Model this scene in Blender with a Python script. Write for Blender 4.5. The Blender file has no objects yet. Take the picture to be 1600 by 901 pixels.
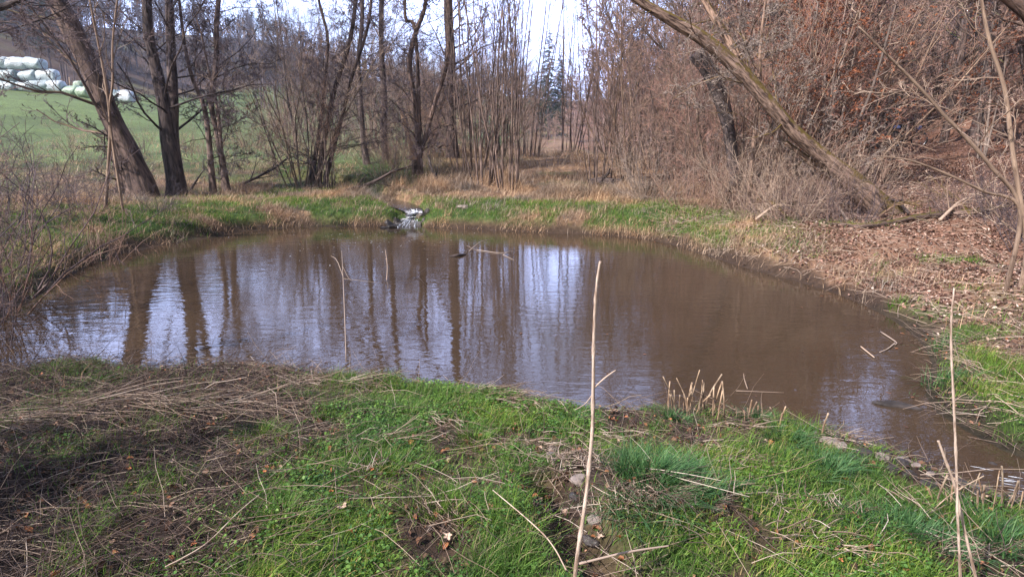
import bpy, math, random
import numpy as np
from mathutils import Vector

# ------------------------------------------------------------------ camera, world, sun
CAMZ = 2.0; PITCH = math.radians(13.3); F = 953.0
scene = bpy.context.scene
COL = scene.collection
cam = bpy.data.cameras.new('camera'); camo = bpy.data.objects.new('camera', cam); COL.objects.link(camo)
cam.sensor_width = 36.0; cam.lens = 36.0 * F / 1600.0; cam.clip_start = 0.05; cam.clip_end = 2500
camo.location = (0, 0, CAMZ); camo.rotation_euler = (math.pi / 2 - PITCH, 0, 0)
scene.camera = camo

SUN_EL = math.radians(40); SUN_DIR = np.array([-0.80, -0.60, 0.0])      # horizontal direction towards the sun
SUN_DIR = SUN_DIR / np.linalg.norm(SUN_DIR)
sd3 = Vector((SUN_DIR[0] * math.cos(SUN_EL), SUN_DIR[1] * math.cos(SUN_EL), math.sin(SUN_EL)))
sun = bpy.data.lights.new('sun', 'SUN'); sun.energy = 5.0; sun.angle = math.radians(0.5); sun.color = (1.0, 0.92, 0.88)
suno = bpy.data.objects.new('sun', sun); COL.objects.link(suno)
suno.rotation_euler = sd3.to_track_quat('Z', 'Y').to_euler(); suno.location = (-20, -6, 30)

w = bpy.data.worlds.new('World'); scene.world = w; w.use_nodes = True
nt = w.node_tree; N = nt.nodes; L = nt.links
for n in list(N): N.remove(n)
out = N.new('ShaderNodeOutputWorld'); bg = N.new('ShaderNodeBackground'); bg.inputs[1].default_value = 0.08
sky = N.new('ShaderNodeTexSky'); sky.sky_type = 'NISHITA'; sky.sun_disc = False
sky.sun_elevation = SUN_EL; sky.sun_rotation = math.atan2(SUN_DIR[0], SUN_DIR[1]); sky.air_density = 1.2; sky.dust_density = 1.5
tc = N.new('ShaderNodeTexCoord'); mp = N.new('ShaderNodeMapping'); mp.inputs['Scale'].default_value = (1, 1, 2.6)
no = N.new('ShaderNodeTexNoise'); no.inputs['Scale'].default_value = 3.2; no.inputs['Detail'].default_value = 7; no.inputs['Roughness'].default_value = 0.55
cr = N.new('ShaderNodeValToRGB'); cr.color_ramp.elements[0].position = 0.33; cr.color_ramp.elements[1].position = 0.56
mx = N.new('ShaderNodeMixRGB'); mx.inputs[2].default_value = (20.0, 24.5, 42, 1)
L.new(tc.outputs['Generated'], mp.inputs[0]); L.new(mp.outputs[0], no.inputs[0]); L.new(no.outputs[0], cr.inputs[0])
sxyz = N.new('ShaderNodeSeparateXYZ'); L.new(tc.outputs['Generated'], sxyz.inputs[0])
el = N.new('ShaderNodeMapRange'); el.inputs['From Min'].default_value = 0.46; el.inputs['From Max'].default_value = 0.68; el.inputs['To Min'].default_value = 1.0; el.inputs['To Max'].default_value = 0.05
L.new(sxyz.outputs[2], el.inputs[0]); cm = N.new('ShaderNodeMath'); cm.operation = 'MULTIPLY'; L.new(cr.outputs[0], cm.inputs[0]); L.new(el.outputs[0], cm.inputs[1]); fy = N.new('ShaderNodeMapRange'); fy.inputs['From Min'].default_value = 0.1; fy.inputs['From Max'].default_value = 0.45; fy.inputs['To Min'].default_value = 0.03; fy.inputs['To Max'].default_value = 1.0
L.new(sxyz.outputs[1], fy.inputs[0]); cm2 = N.new('ShaderNodeMath'); cm2.operation = 'MULTIPLY'; L.new(cm.outputs[0], cm2.inputs[0]); L.new(fy.outputs[0], cm2.inputs[1]); L.new(cm2.outputs[0], mx.inputs[0]); L.new(sky.outputs[0], mx.inputs[1]); L.new(mx.outputs[0], bg.inputs[0]); L.new(bg.outputs[0], out.inputs[0])
scene.view_settings.view_transform = 'Standard'; scene.view_settings.look = 'None'
scene.view_settings.exposure = 0.80; scene.view_settings.gamma = 1.0; scene.view_settings.use_curve_mapping = False
scene.cycles.max_bounces = 5; scene.cycles.diffuse_bounces = 2; scene.cycles.glossy_bounces = 2
scene.cycles.transmission_bounces = 2; scene.cycles.transparent_max_bounces = 4

# ------------------------------------------------------------------ maths helpers
RNG = np.random.default_rng(7)
cp, sp = math.cos(PITCH), math.sin(PITCH)
def ray(px, py):
    u = (px - 800) / F; v = (450.5 - py) / F
    return np.array([u, cp + v * sp, -sp + v * cp])
def at(px, py, z=0.0):
    d = ray(px, py); t = (z - CAMZ) / d[2]; return np.array([d[0] * t, d[1] * t, z])
def atY(px, py, Y):
    d = ray(px, py); t = Y / d[1]; return np.array([d[0] * t, Y, CAMZ + d[2] * t])
def ss(a, b, x):
    t = np.clip((x - a) / (b - a), 0, 1); return t * t * (3 - 2 * t)
def hashn(i, j, s):
    n = (i.astype(np.int64) * 374761393 + j.astype(np.int64) * 668265263 + s * 974711) & 0x7fffffff
    n = ((n ^ (n >> 13)) * 1274126177) & 0x7fffffff
    return ((n ^ (n >> 16)) & 0xffffff) / float(0xffffff)
def vnoise(x, y, s=0):
    x = np.asarray(x, float); y = np.asarray(y, float)
    i = np.floor(x); j = np.floor(y); fx = x - i; fy = y - j
    fx = fx * fx * (3 - 2 * fx); fy = fy * fy * (3 - 2 * fy)
    a = hashn(i, j, s); b = hashn(i + 1, j, s); c = hashn(i, j + 1, s); d = hashn(i + 1, j + 1, s)
    return (a * (1 - fx) + b * fx) * (1 - fy) + (c * (1 - fx) + d * fx) * fy
def fbm(x, y, s=0, o=4):
    r = 0; a = 0.5; 
    for k in range(o):
        r = r + a * vnoise(x * 2 ** k, y * 2 ** k, s + k * 17); a *= 0.5
    return r / (1 - 0.5 ** o)
def norm(v): return v / np.maximum(np.linalg.norm(v, axis=-1, keepdims=True), 1e-9)

# ------------------------------------------------------------------ pond outline (world, from where the shore lies)
far_px = [(-120, 560), (-40, 520), (20, 487), (60, 460), (90, 440), (130, 419), (180, 400), (240, 386), (290, 377), (340, 370), (385, 361), (430, 357),
          (500, 354), (560, 354), (610, 353), (660, 355), (720, 358), (800, 362), (900, 366), (960, 369), (1010, 374),
          (1050, 382), (1100, 398), (1150, 414), (1200, 428), (1250, 441), (1300, 456), (1350, 476), (1390, 497),
          (1420, 517), (1443, 540), (1456, 565), (1452, 590), (1446, 615), (1462, 642), (1510, 670), (1570, 700), (1640, 725), (1760, 765), (1950, 800), (2600, 905)]
near_px = [(2600, 985), (1950, 880), (1760, 828), (1640, 796), (1560, 776), (1500, 755), (1450, 732), (1380, 706), (1320, 688), (1270, 672), (1230, 662), (1180, 654), (1100, 644),
           (1000, 640), (930, 640), (860, 636), (830, 622), (760, 614), (700, 604), (600, 596), (520, 590), (440, 574),
           (370, 572), (300, 578), (220, 580), (160, 568), (100, 572), (40, 585), (-60, 610), (-160, 640)]
POLY = np.array([at(a, b, 0.0)[:2] for a, b in far_px] + [at(a, b, 0.07)[:2] for a, b in near_px])
def seg_dist(x, y, A, B):
    d = B - A; l2 = d @ d
    t = np.clip(((x - A[0]) * d[0] + (y - A[1]) * d[1]) / l2, 0, 1)
    return np.hypot(x - A[0] - t * d[0], y - A[1] - t * d[1]), t
def pond_sd(x, y):
    x = np.asarray(x, float); y = np.asarray(y, float)
    dm = np.full(x.shape, 1e9); ins = np.zeros(x.shape, bool)
    n = len(POLY)
    for i in range(n):
        A = POLY[i]; B = POLY[(i + 1) % n]
        d, _ = seg_dist(x, y, A, B); dm = np.minimum(dm, d)
        c = ((A[1] > y) != (B[1] > y))
        if abs(B[1] - A[1]) > 1e-9:
            ins ^= c & (x < (B[0] - A[0]) * (y - A[1]) / (B[1] - A[1]) + A[0])
    return np.where(ins, -dm, dm)
# inlet brook: centreline with water height
BR = [np.append(at(634, 360, 0)[:2], -0.05), np.append(at(634, 353, 0.02)[:2], 0.01), np.append(at(644, 343, 0.10)[:2], 0.14),
      np.append(at(648, 335, 0.24)[:2], 0.27), np.append(at(642, 328, 0.33)[:2], 0.34), np.append(at(630, 321, 0.38)[:2], 0.37),
      np.append(at(600, 312, 0.40)[:2], 0.39), np.append(at(560, 303, 0.42)[:2], 0.41), np.append(at(500, 298, 0.44)[:2], 0.43), np.append(at(430, 293, 0.46)[:2], 0.45)]
BRW = [0.36, 0.30, 0.22, 0.18, 0.22, 0.30, 0.34, 0.34, 0.32, 0.30]
def brook(x, y):
    dm = np.full(np.shape(x), 1e9); z = np.zeros(np.shape(x))
    for i in range(len(BR) - 1):
        d, t = seg_dist(x, y, BR[i][:2], BR[i + 1][:2]); zz = BR[i][2] * (1 - t) + BR[i + 1][2] * t
        m = d < dm; dm = np.where(m, d, dm); z = np.where(m, zz, z)
    return dm, z
GUL = [at(862, 715, .45)[:2], at(885, 760, .42)[:2], at(905, 810, .4)[:2], at(945, 860, .38)[:2], at(990, 905, .36)[:2]]
def gully(x, y):
    dm = np.full(np.shape(x), 1e9)
    for i in range(len(GUL) - 1):
        d, _ = seg_dist(x, y, GUL[i], GUL[i + 1]); dm = np.minimum(dm, d)
    return dm
def wz(x, y):       # water level; falls a little along the outlet
    return -0.10 * ss(2.6, 5.2, x) * ss(5.0, 3.6, y)
def H(x, y, sd=None):
    x = np.asarray(x, float); y = np.asarray(y, float)
    if sd is None: sd = pond_sd(x, y)
    far = ss(8.5, 11, y)
    bank = (0.20 + 0.12 * far) * ss(0, 0.28 + 0.22 * far, sd) + (0.13 + 0.10 * far) * ss(0.25, 2.2, sd)
    bank = bank * (1 - 0.35 * ss(2.5, 4.5, x) * (1 - far))
    h = np.where(sd > 0, bank, -0.45 * ss(0, 0.7, -sd)) + wz(x, y)
    ax = 0.06 * y
    dl = ax - x; dr = x - ax
    dl = np.where(dl > 88, 88 + 14 * (1 - np.exp(-(np.maximum(dl, 88) - 88) / 14)), dl); dr = np.where(dr > 70, 70 + 14 * (1 - np.exp(-(np.maximum(dr, 70) - 70) / 14)), dr)
    h = h + 0.85 * ss(16.8, 27, y) * (1 - .6 * ss(2, 8, dr))
    h = h + 0.111 * np.maximum(dl - 1, 0) * ss(19, 50, y) + 0.34 * np.maximum(dl - 70, 0) * ss(50, 90, y)
    h = h + 0.04 * np.maximum(dl - 9, 0) * ss(20, 6, y)
    h = h + np.where(sd > 0, 0.075 * np.maximum(dr - 5.5, 0), 0) + 0.50 * np.maximum(dr - 22 - .02 * y, 0)
    h = h + 0.03 * np.clip(y - 70, 0, 90) + 0.12 * np.clip(y - 120, 0, 110)
    out_ = ss(0.02, 0.5, sd)
    near = 1 - ss(14, 30, y)
    h = h + out_ * (0.10 * (fbm(x * 1.1, y * 1.1, 3) - 0.5) + 0.06 * near * (fbm(x * 4, y * 4, 5) - 0.5) + 0.022 * near * (fbm(x * 14, y * 14, 9, 3) - 0.5))
    h = h + 0.6 * (fbm(x * 0.12, y * 0.12, 21) - 0.5) * ss(18, 40, y)
    # grassy mound and ditch on the near bank
    m = at(1010, 735, 0.45)
    h = h + 0.10 * np.exp(-(((x - m[0]) / 0.45) ** 2 + ((y - m[1]) / 0.3) ** 2))
    h = h - 0.15 * np.exp(-(gully(x, y) / 0.12) ** 2)
    d, z = brook(x, y)
    k = ss(0.24, 0.58, d)
    h = np.where(d < 0.8, (z - 0.13) * (1 - k) + np.maximum(h, -1) * k, h)
    return h
def Hs(x, y): return float(H(np.array([x]), np.array([y]))[0])
def ground(px, py):
    d = ray(px, py); t = np.concatenate([np.arange(1.5, 12, 0.02), np.arange(12, 200, 0.1)]) / 1.0
    x = d[0] * t; y = d[1] * t; z = CAMZ + d[2] * t
    g = z < H(x, y)
    i = int(np.argmax(g)) if g.any() else len(t) - 1
    return np.array([x[i], y[i], Hs(x[i], y[i])])

# ------------------------------------------------------------------ mesh helpers
def mesh_np(name, V, faces, mats=(), smooth=False, matidx=None, attrs=None, cols=None):
    """faces: list of int arrays (n,k)."""
    me = bpy.data.meshes.new(name); V = np.asarray(V, np.float32)
    me.vertices.add(len(V)); me.vertices.foreach_set('co', V.ravel())
    li = np.concatenate([f.ravel() for f in faces]).astype(np.int32)
    cnt = np.concatenate([np.full(len(f), f.shape[1]) for f in faces])
    me.loops.add(len(li)); me.loops.foreach_set('vertex_index', li)
    me.polygons.add(len(cnt)); st = np.concatenate([[0], np.cumsum(cnt)[:-1]]).astype(np.int32)
    me.polygons.foreach_set('loop_start', st)
    if smooth: me.polygons.foreach_set('use_smooth', np.ones(len(cnt), bool))
    for m in mats: me.materials.append(m)
    if matidx is not None: me.polygons.foreach_set('material_index', matidx.astype(np.int32))
    if attrs is not None:
        for k, a in attrs.items():
            at_ = me.attributes.new(k, 'FLOAT_VECTOR', 'POINT'); at_.data.foreach_set('vector', np.asarray(a, np.float32).ravel())
    if cols is not None:
        c = me.color_attributes.new('gcol', 'FLOAT_COLOR', 'POINT')
        c.data.foreach_set('color', np.concatenate([cols, np.ones((len(cols), 1))], 1).astype(np.float32).ravel())
    me.update(calc_edges=True)
    return me
def link(name, me, parent=None, loc=None):
    o = bpy.data.objects.new(name, me); COL.objects.link(o)
    if parent is not None: o.parent = parent
    if loc is not None: o.location = loc
    return o
def tag(o, label, cat, group=None, kind=None):
    if label: o['label'] = label
    if cat: o['category'] = cat
    if group: o['group'] = group
    if kind: o['kind'] = kind
    return o
def empty(name, loc, rz=0.0):
    o = bpy.data.objects.new(name, None); COL.objects.link(o); o.location = loc; o.rotation_euler = (0, 0, rz); o.empty_display_size = 0.1
    return o
class Tubes:
    def __init__(s): s.g = []
    def add(s, pts, rad, sides=3, cap=False):
        pts = np.asarray(pts, float); rad = np.asarray(rad, float)
        if pts.ndim == 2: pts = pts[None]; rad = rad[None]
        s.g.append((pts, rad, sides, cap)); return s
    def build(s, name, mats, smooth=True, rough=0.0, offset=None, seed=1):
        VV = []; QF = []; CF = []; BK = []; base = 0
        for pts, rad, S, cap in s.g:
            n, P, _ = pts.shape
            t = np.empty_like(pts); t[:, 1:-1] = pts[:, 2:] - pts[:, :-2]; t[:, 0] = pts[:, 1] - pts[:, 0]; t[:, -1] = pts[:, -1] - pts[:, -2]
            t = norm(t); ov = norm(pts[:, -1] - pts[:, 0])
            ref = np.where((np.abs(ov[:, 2:3]) > 0.7), np.array([[1.0, 0.13, 0.07]]), np.array([[0.08, 0.11, 1.0]]))[:, None, :]
            a = norm(ref - (ref * t).sum(-1, keepdims=True) * t); b = np.cross(t, a)
            th = np.arange(S) * 2 * math.pi / S
            ring = a[:, :, None, :] * np.cos(th)[None, None, :, None] + b[:, :, None, :] * np.sin(th)[None, None, :, None]
            ln = np.concatenate([np.zeros((n, 1)), np.cumsum(np.linalg.norm(np.diff(pts, axis=1), axis=-1), 1)], 1)
            r = rad[:, :, None] * np.ones((1, 1, S))
            if rough and S >= 8:
                q = fbm(np.cos(th)[None, :] * 2.2 + ln[0][:, None] * 0.9 + 9, np.sin(th)[None, :] * 2.2 + ln[0][:, None] * 0.5 + 4, seed, 3) - 0.5
                q2 = fbm(th[None, :] * S / 6.28 * 0.5 + ln[0][:, None] * 0.3, ln[0][:, None] * 2.0 + 0 * th[None, :], seed + 3, 2) - 0.5
                r = r * (1 + rough * 1.6 * q[None] + rough * 0.9 * q2[None])
            v = pts[:, :, None, :] + ring * r[..., None]
            VV.append(v.reshape(-1, 3))
            bk = np.stack([np.cos(th)[None, None, :] * rad[:, :, None], np.sin(th)[None, None, :] * rad[:, :, None], ln[:, :, None] * np.ones((1, 1, S))], -1)
            BK.append(bk.reshape(-1, 3))
            i = np.arange(n)[:, None, None] * P * S + np.arange(P - 1)[None, :, None] * S; k = np.arange(S)[None, None, :]; k2 = (k + 1) % S
            q = np.stack([i + k, i + k2, i + S + k2, i + S + k], -1).reshape(-1, 4) + base
            QF.append(q)
            if cap:
                for e, rev in ((0, True), ((P - 1) * S, False)):
                    f = np.arange(n)[:, None] * P * S + e + np.arange(S)[None, :] + base
                    CF.append(f[:, ::-1] if rev else f)
            base += n * P * S
        V = np.concatenate(VV)
        if offset is not None: V = V - np.asarray(offset)
        return mesh_np(name, V, QF + CF, mats, smooth, attrs={'bk': np.concatenate(BK)})
def resample(path, rad, P):
    path = np.asarray(path, float); rad = np.asarray(rad, float)
    n = len(path); tt = np.linspace(0, n - 1, P); i = np.minimum(tt.astype(int), n - 2); f = (tt - i)[:, None]
    pm = path[np.maximum(i - 1, 0)]; p0 = path[i]; p1 = path[i + 1]; p2 = path[np.minimum(i + 2, n - 1)]
    pos = 0.5 * ((2 * p0) + (-pm + p1) * f + (2 * pm - 5 * p0 + 4 * p1 - p2) * f ** 2 + (-pm + 3 * p0 - 3 * p1 + p2) * f ** 3)
    return pos, rad[i] * (1 - f[:, 0]) + rad[i + 1] * f[:, 0]
def kids(rng, pts, rad, k, t0=0.2, t1=0.98, ang=0.8, asd=0.2, lr=0.4, P=4, wig=0.15, up=0.1, rr=0.55, rmin=0.003, taper=0.55, zflat=1.0, tip=0.35):
    n, Pp, _ = pts.shape
    idx = np.repeat(np.arange(n), k)
    t = t0 + (t1 - t0) * (np.tile(np.arange(k), n) + rng.random(n * k)) / k
    f = t * (Pp - 1); i = np.minimum(f.astype(int), Pp - 2); w_ = (f - i)
    pos = pts[idx, i] * (1 - w_)[:, None] + pts[idx, i + 1] * w_[:, None]
    tan = norm(pts[idx, i + 1] - pts[idx, i]); r = rad[idx, i] * (1 - w_) + rad[idx, i + 1] * w_
    Lp = np.linalg.norm(np.diff(pts, axis=1), axis=-1).sum(1)[idx]
    q = rng.normal(size=(n * k, 3)); q[:, 2] *= zflat; q = norm(q - (q * tan).sum(-1, keepdims=True) * tan)
    a = rng.normal(ang, asd, n * k)[:, None]
    d = np.cos(a) * tan + np.sin(a) * q
    Lc = Lp * lr * (1 - taper * t) * rng.uniform(0.55, 1.25, n * k)
    out_ = np.empty((n * k, P, 3)); out_[:, 0] = pos
    for j in range(1, P):
        d = norm(d + rng.normal(size=d.shape) * wig + np.array([0, 0, up])); out_[:, j] = out_[:, j - 1] + d * (Lc / (P - 1))[:, None]
    rc = np.maximum(np.minimum(r * rr, r * 0.9)[:, None] * np.linspace(1, tip, P)[None, :], rmin)
    return out_, rc
def stems(rng, n, h, spread, lean, r0, wig=0.05, P=8, tip=0.12):
    a = rng.random(n) * 2 * math.pi; b = rng.random(n) ** 0.5
    p = np.stack([np.cos(a) * spread * b, np.sin(a) * spread * b, np.zeros(n) - 0.1], -1)
    d = norm(np.stack([np.cos(a) * lean * b, np.sin(a) * lean * b, np.ones(n)], -1) + rng.normal(size=(n, 3)) * 0.06)
    hh = h * rng.uniform(0.65, 1.05, n); o = np.empty((n, P, 3)); o[:, 0] = p
    for j in range(1, P):
        d = norm(d + rng.normal(size=d.shape) * wig + np.array([0, 0, 0.04])); o[:, j] = o[:, j - 1] + d * (hh / (P - 1))[:, None]
    rr = r0 * rng.uniform(0.6, 1.1, n)
    return o, rr[:, None] * np.linspace(1, tip, P)[None] ** 1.0

# ------------------------------------------------------------------ materials
def mat(name, fn):
    m = bpy.data.materials.new(name); m.use_nodes = True; t = m.node_tree
    for n in list(t.nodes): t.nodes.remove(n)
    o = t.nodes.new('ShaderNodeOutputMaterial'); b = t.nodes.new('ShaderNodeBsdfPrincipled')
    t.links.new(b.outputs[0], o.inputs[0]); b.inputs['Specular IOR Level'].default_value = 0.25
    fn(t, b, o); return m
def nd(t, ty, **kw):
    n = t.nodes.new(ty)
    for k, v in kw.items():
        if k in n.inputs: n.inputs[k].default_value = v
        else: setattr(n, k, v)
    return n
def ramp(t, src, stops):
    r = t.nodes.new('ShaderNodeValToRGB'); e = r.color_ramp.elements
    while len(e) < len(stops): e.new(0.5)
    for el, (p, c) in zip(e, stops): el.position = p; el.color = tuple(c) + (1,)
    t.links.new(src, r.inputs[0]); return r.outputs[0]
def mixc(t, f, a, b, mode='MIX'):
    m = t.nodes.new('ShaderNodeMixRGB'); m.blend_type = mode
    for s, i in ((f, 0), (a, 1), (b, 2)):
        if hasattr(s, 'type') and not isinstance(s, (tuple, float, int)): t.links.new(s, m.inputs[i])
        elif isinstance(s, tuple): m.inputs[i].default_value = s + (1,)
        else: m.inputs[i].default_value = s
    return m.outputs[0]
def bark(name, dark, light, moss=None, scale=1.0, ridge=0.6, moss_amt=0.5):
    def fn(t, b, o):
        at_ = nd(t, 'ShaderNodeAttribute', attribute_name='bk'); mp = nd(t, 'ShaderNodeMapping'); mp.inputs['Scale'].default_value = (13 * scale, 13 * scale, 2.6 * scale)
        t.links.new(at_.outputs['Vector'], mp.inputs[0])
        n1 = nd(t, 'ShaderNodeTexNoise', Scale=1.0, Detail=6.0, Roughness=0.65, Distortion=0.6); t.links.new(mp.outputs[0], n1.inputs['Vector'])
        g = nd(t, 'ShaderNodeNewGeometry'); tc = nd(t, 'ShaderNodeTexCoord')
        n2 = nd(t, 'ShaderNodeTexNoise', Scale=1.7, Detail=4.0); t.links.new(tc.outputs['Object'], n2.inputs['Vector'])
        c = ramp(t, n1.outputs[0], [(0.40, dark), (0.60, light)])
        c = mixc(t, ramp(t, n2.outputs[0], [(0.46, (0, 0, 0)), (0.80, (1, 1, 1))]), c, tuple(0.6 * d + 0.4 * l for d, l in zip(dark, light)))
        oi = nd(t, 'ShaderNodeObjectInfo'); ri = ramp(t, g.outputs['Random Per Island'], [(0, (.62, .60, .6)), (1, (1.25, 1.2, 1.15))])
        c = mixc(t, 1.0, c, ri, 'MULTIPLY')
        c = mixc(t, 1.0, c, ramp(t, oi.outputs['Random'], [(0, (.75, .77, .8)), (1, (1.2, 1.12, 1.05))]), 'MULTIPLY')
        if moss:
            sx = nd(t, 'ShaderNodeSeparateXYZ'); t.links.new(g.outputs['Normal'], sx.inputs[0])
            n3 = nd(t, 'ShaderNodeTexNoise', Scale=5.5, Detail=8.0, Roughness=0.7); t.links.new(tc.outputs['Object'], n3.inputs['Vector'])
            ma = nd(t, 'ShaderNodeMath', operation='MULTIPLY_ADD'); t.links.new(sx.outputs[2], ma.inputs[0]); ma.inputs[1].default_value = 0.35; t.links.new(n3.outputs[0], ma.inputs[2])
            c = mixc(t, ramp(t, ma.outputs[0], [(0.75 - moss_amt * 0.4, (0, 0, 0)), (0.9 - moss_amt * 0.4, (1, 1, 1))]), c, moss)
        t.links.new(c, b.inputs['Base Color']); b.inputs['Roughness'].default_value = 0.85
        bp = nd(t, 'ShaderNodeBump', Strength=ridge, Distance=0.04); t.links.new(n1.outputs[0], bp.inputs['Height']); t.links.new(bp.outputs[0], b.inputs['Normal'])
    return mat(name, fn)
def twig(name, c0, c1):
    def fn(t, b, o):
        g = nd(t, 'ShaderNodeNewGeometry'); oi = nd(t, 'ShaderNodeObjectInfo')
        c = ramp(t, g.outputs['Random Per Island'], [(0, c0), (1, c1)])
        c = mixc(t, 1.0, c, ramp(t, oi.outputs['Random'], [(0, (.72, .74, .8)), (1, (1.25, 1.15, 1.05))]), 'MULTIPLY')
        t.links.new(c, b.inputs['Base Color']); b.inputs['Roughness'].default_value = 0.8
    return mat(name, fn)
def leafy(name, stops, trans=0.35, rough=0.6, noise=None):
    def fn(t, b, o):
        g = nd(t, 'ShaderNodeNewGeometry'); c = ramp(t, g.outputs['Random Per Island'], stops)
        if noise:
            tc = nd(t, 'ShaderNodeTexCoord'); n = nd(t, 'ShaderNodeTexNoise', Scale=noise, Detail=3.0); t.links.new(tc.outputs['Object'], n.inputs['Vector'])
            c = mixc(t, 1.0, c, ramp(t, n.outputs[0], [(0.3, (.62, .72, .8)), (0.7, (1.35, 1.2, .9))]), 'MULTIPLY')
        t.links.new(c, b.inputs['Base Color']); b.inputs['Roughness'].default_value = rough
        tr = nd(t, 'ShaderNodeBsdfTranslucent'); t.links.new(c, tr.inputs[0])
        ms = nd(t, 'ShaderNodeMixShader'); ms.inputs[0].default_value = trans
        t.links.new(b.outputs[0], ms.inputs[1]); t.links.new(tr.outputs[0], ms.inputs[2]); t.links.new(ms.outputs[0], o.inputs[0])
    return mat(name, fn)
M_DARK = bark('bark_dark', (.025, .020, .022), (.15, .12, .115), None, 1.0, 0.9)
M_WILLOW = bark('bark_willow', (.045, .033, .030), (.26, .19, .165), (.10, .085, .02), 0.8, 1.0, 0.15)
M_ALDER = bark('bark_alder', (.045, .037, .036), (.23, .18, .165), (.10, .11, .02), 1.0, 0.6, 0.1)
M_MOSSY = bark('bark_mossy', (.05, .032, .026), (.48, .35, .28), (.14, .10, .025), 1.7, 1.0, 0.50)
M_PALE = bark('bark_pale', (.13, .095, .075), (.36, .28, .22), None, 1.0, 0.4)
M_GREY = bark('bark_grey', (.13, .11, .10), (.30, .26, .24), None, 0.6, 0.4)
M_PINE = bark('bark_pine', (.16, .07, .04), (.45, .20, .11), None, 1.0, 0.7)
M_TW_D = twig('twig_dark', (.055, .044, .052), (.17, .135, .145))
M_TW_B = twig('twig_brown', (.14, .095, .080), (.38, .26, .21))
M_TW_R = twig('twig_red', (.14, .08, .07), (.40, .235, .195))
M_TW_P = twig('twig_pale', (.22, .165, .13), (.52, .42, .34))
M_TW_F = twig('twig_far', (.085, .07, .085), (.19, .155, .165)); M_TW_G = twig('twig_far_brown', (.17, .125, .115), (.38, .28, .25))
M_GRASS = leafy('grass_blade', [(0, (.05, .11, .018)), (.5, (.125, .25, .04)), (.83, (.22, .36, .07)), (.92, (.34, .31, .15)), (1, (.48, .38, .24))], 0.35, 0.5, 1.3)
M_GRASSD = leafy('grass_blue', [(0, (.035, .09, .032)), (.6, (.075, .185, .06)), (1, (.18, .30, .12))], 0.3, 0.45)
M_HERB = leafy('herb_leaf', [(0, (.04, .095, .022)), (.6, (.09, .21, .045)), (1, (.19, .34, .09))], 0.3, 0.5, 1.6)
M_STRAW = leafy('straw', [(0, (.12, .08, .06)), (.4, (.32, .23, .17)), (.8, (.54, .42, .33)), (1, (.72, .61, .51))], 0.2, 0.6)
M_STRAWF = leafy('straw_far', [(0, (.20, .135, .10)), (.5, (.39, .275, .21)), (1, (.62, .49, .40))], 0.25, 0.7, 0.9)
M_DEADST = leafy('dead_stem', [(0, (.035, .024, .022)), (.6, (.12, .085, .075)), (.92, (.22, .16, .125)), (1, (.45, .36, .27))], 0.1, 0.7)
M_LITTER = leafy('dead_leaf', [(0, (.07, .04, .030)), (.4, (.19, .105, .078)), (.75, (.34, .195, .145)), (.93, (.50, .34, .27)), (1, (.64, .54, .46))], 0.15, 0.7)
M_LITTERN = leafy('dead_leaf_near', [(0, (.05, .03, .022)), (.6, (.17, .085, .05)), (.9, (.40, .16, .07)), (1, (.48, .36, .27))], 0.15, 0.6)
M_RUST = leafy('rust_leaf', [(0, (.20, .075, .04)), (1, (.45, .19, .10))], 0.35, 0.7)
M_SPRUCE = leafy('spruce_needle', [(0, (.010, .022, .016)), (1, (.035, .06, .038))], 0.1, 0.7)
def simple(name, c, rough=0.6, metal=0.0, noise=0.25, scale=12, bump=0.2):
    def fn(t, b, o):
        tc = nd(t, 'ShaderNodeTexCoord'); n = nd(t, 'ShaderNodeTexNoise', Scale=float(scale), Detail=6.0); t.links.new(tc.outputs['Object'], n.inputs['Vector'])
        t.links.new(ramp(t, n.outputs[0], [(0.3, tuple(x * (1 - noise) for x in c)), (0.7, tuple(min(1, x * (1 + noise)) for x in c))]), b.inputs['Base Color'])
        b.inputs['Roughness'].default_value = rough; b.inputs['Metallic'].default_value = metal
        if bump:
            bp = nd(t, 'ShaderNodeBump', Strength=bump, Distance=0.02); t.links.new(n.outputs[0], bp.inputs['Height']); t.links.new(bp.outputs[0], b.inputs['Normal'])
    return mat(name, fn)
M_STONE = simple('stone', (.22, .18, .16), 0.8, 0, 0.5, 14, 0.6)
M_STONEW = simple('wet_stone', (.045, .038, .036), 0.42, 0, 0.5, 12, 0.6)
M_BLACK = simple('black_rubber', (.02, .02, .022), 0.7, 0, .2, 30, .1)
M_STEEL = simple('steel', (.45, .46, .48), 0.35, 1.0, .1, 30, 0)
M_BLUE = simple('blue_bag', (.16, .20, .42), 0.7, 0, .3, 8, .2)
M_WOODP = simple('broken_wood', (.50, .33, .22), 0.8, 0, .35, 9, .6)
M_WHITE = simple('white_water', (.58, .62, .70), 0.35, 0, .1, 9, .6)
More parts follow.
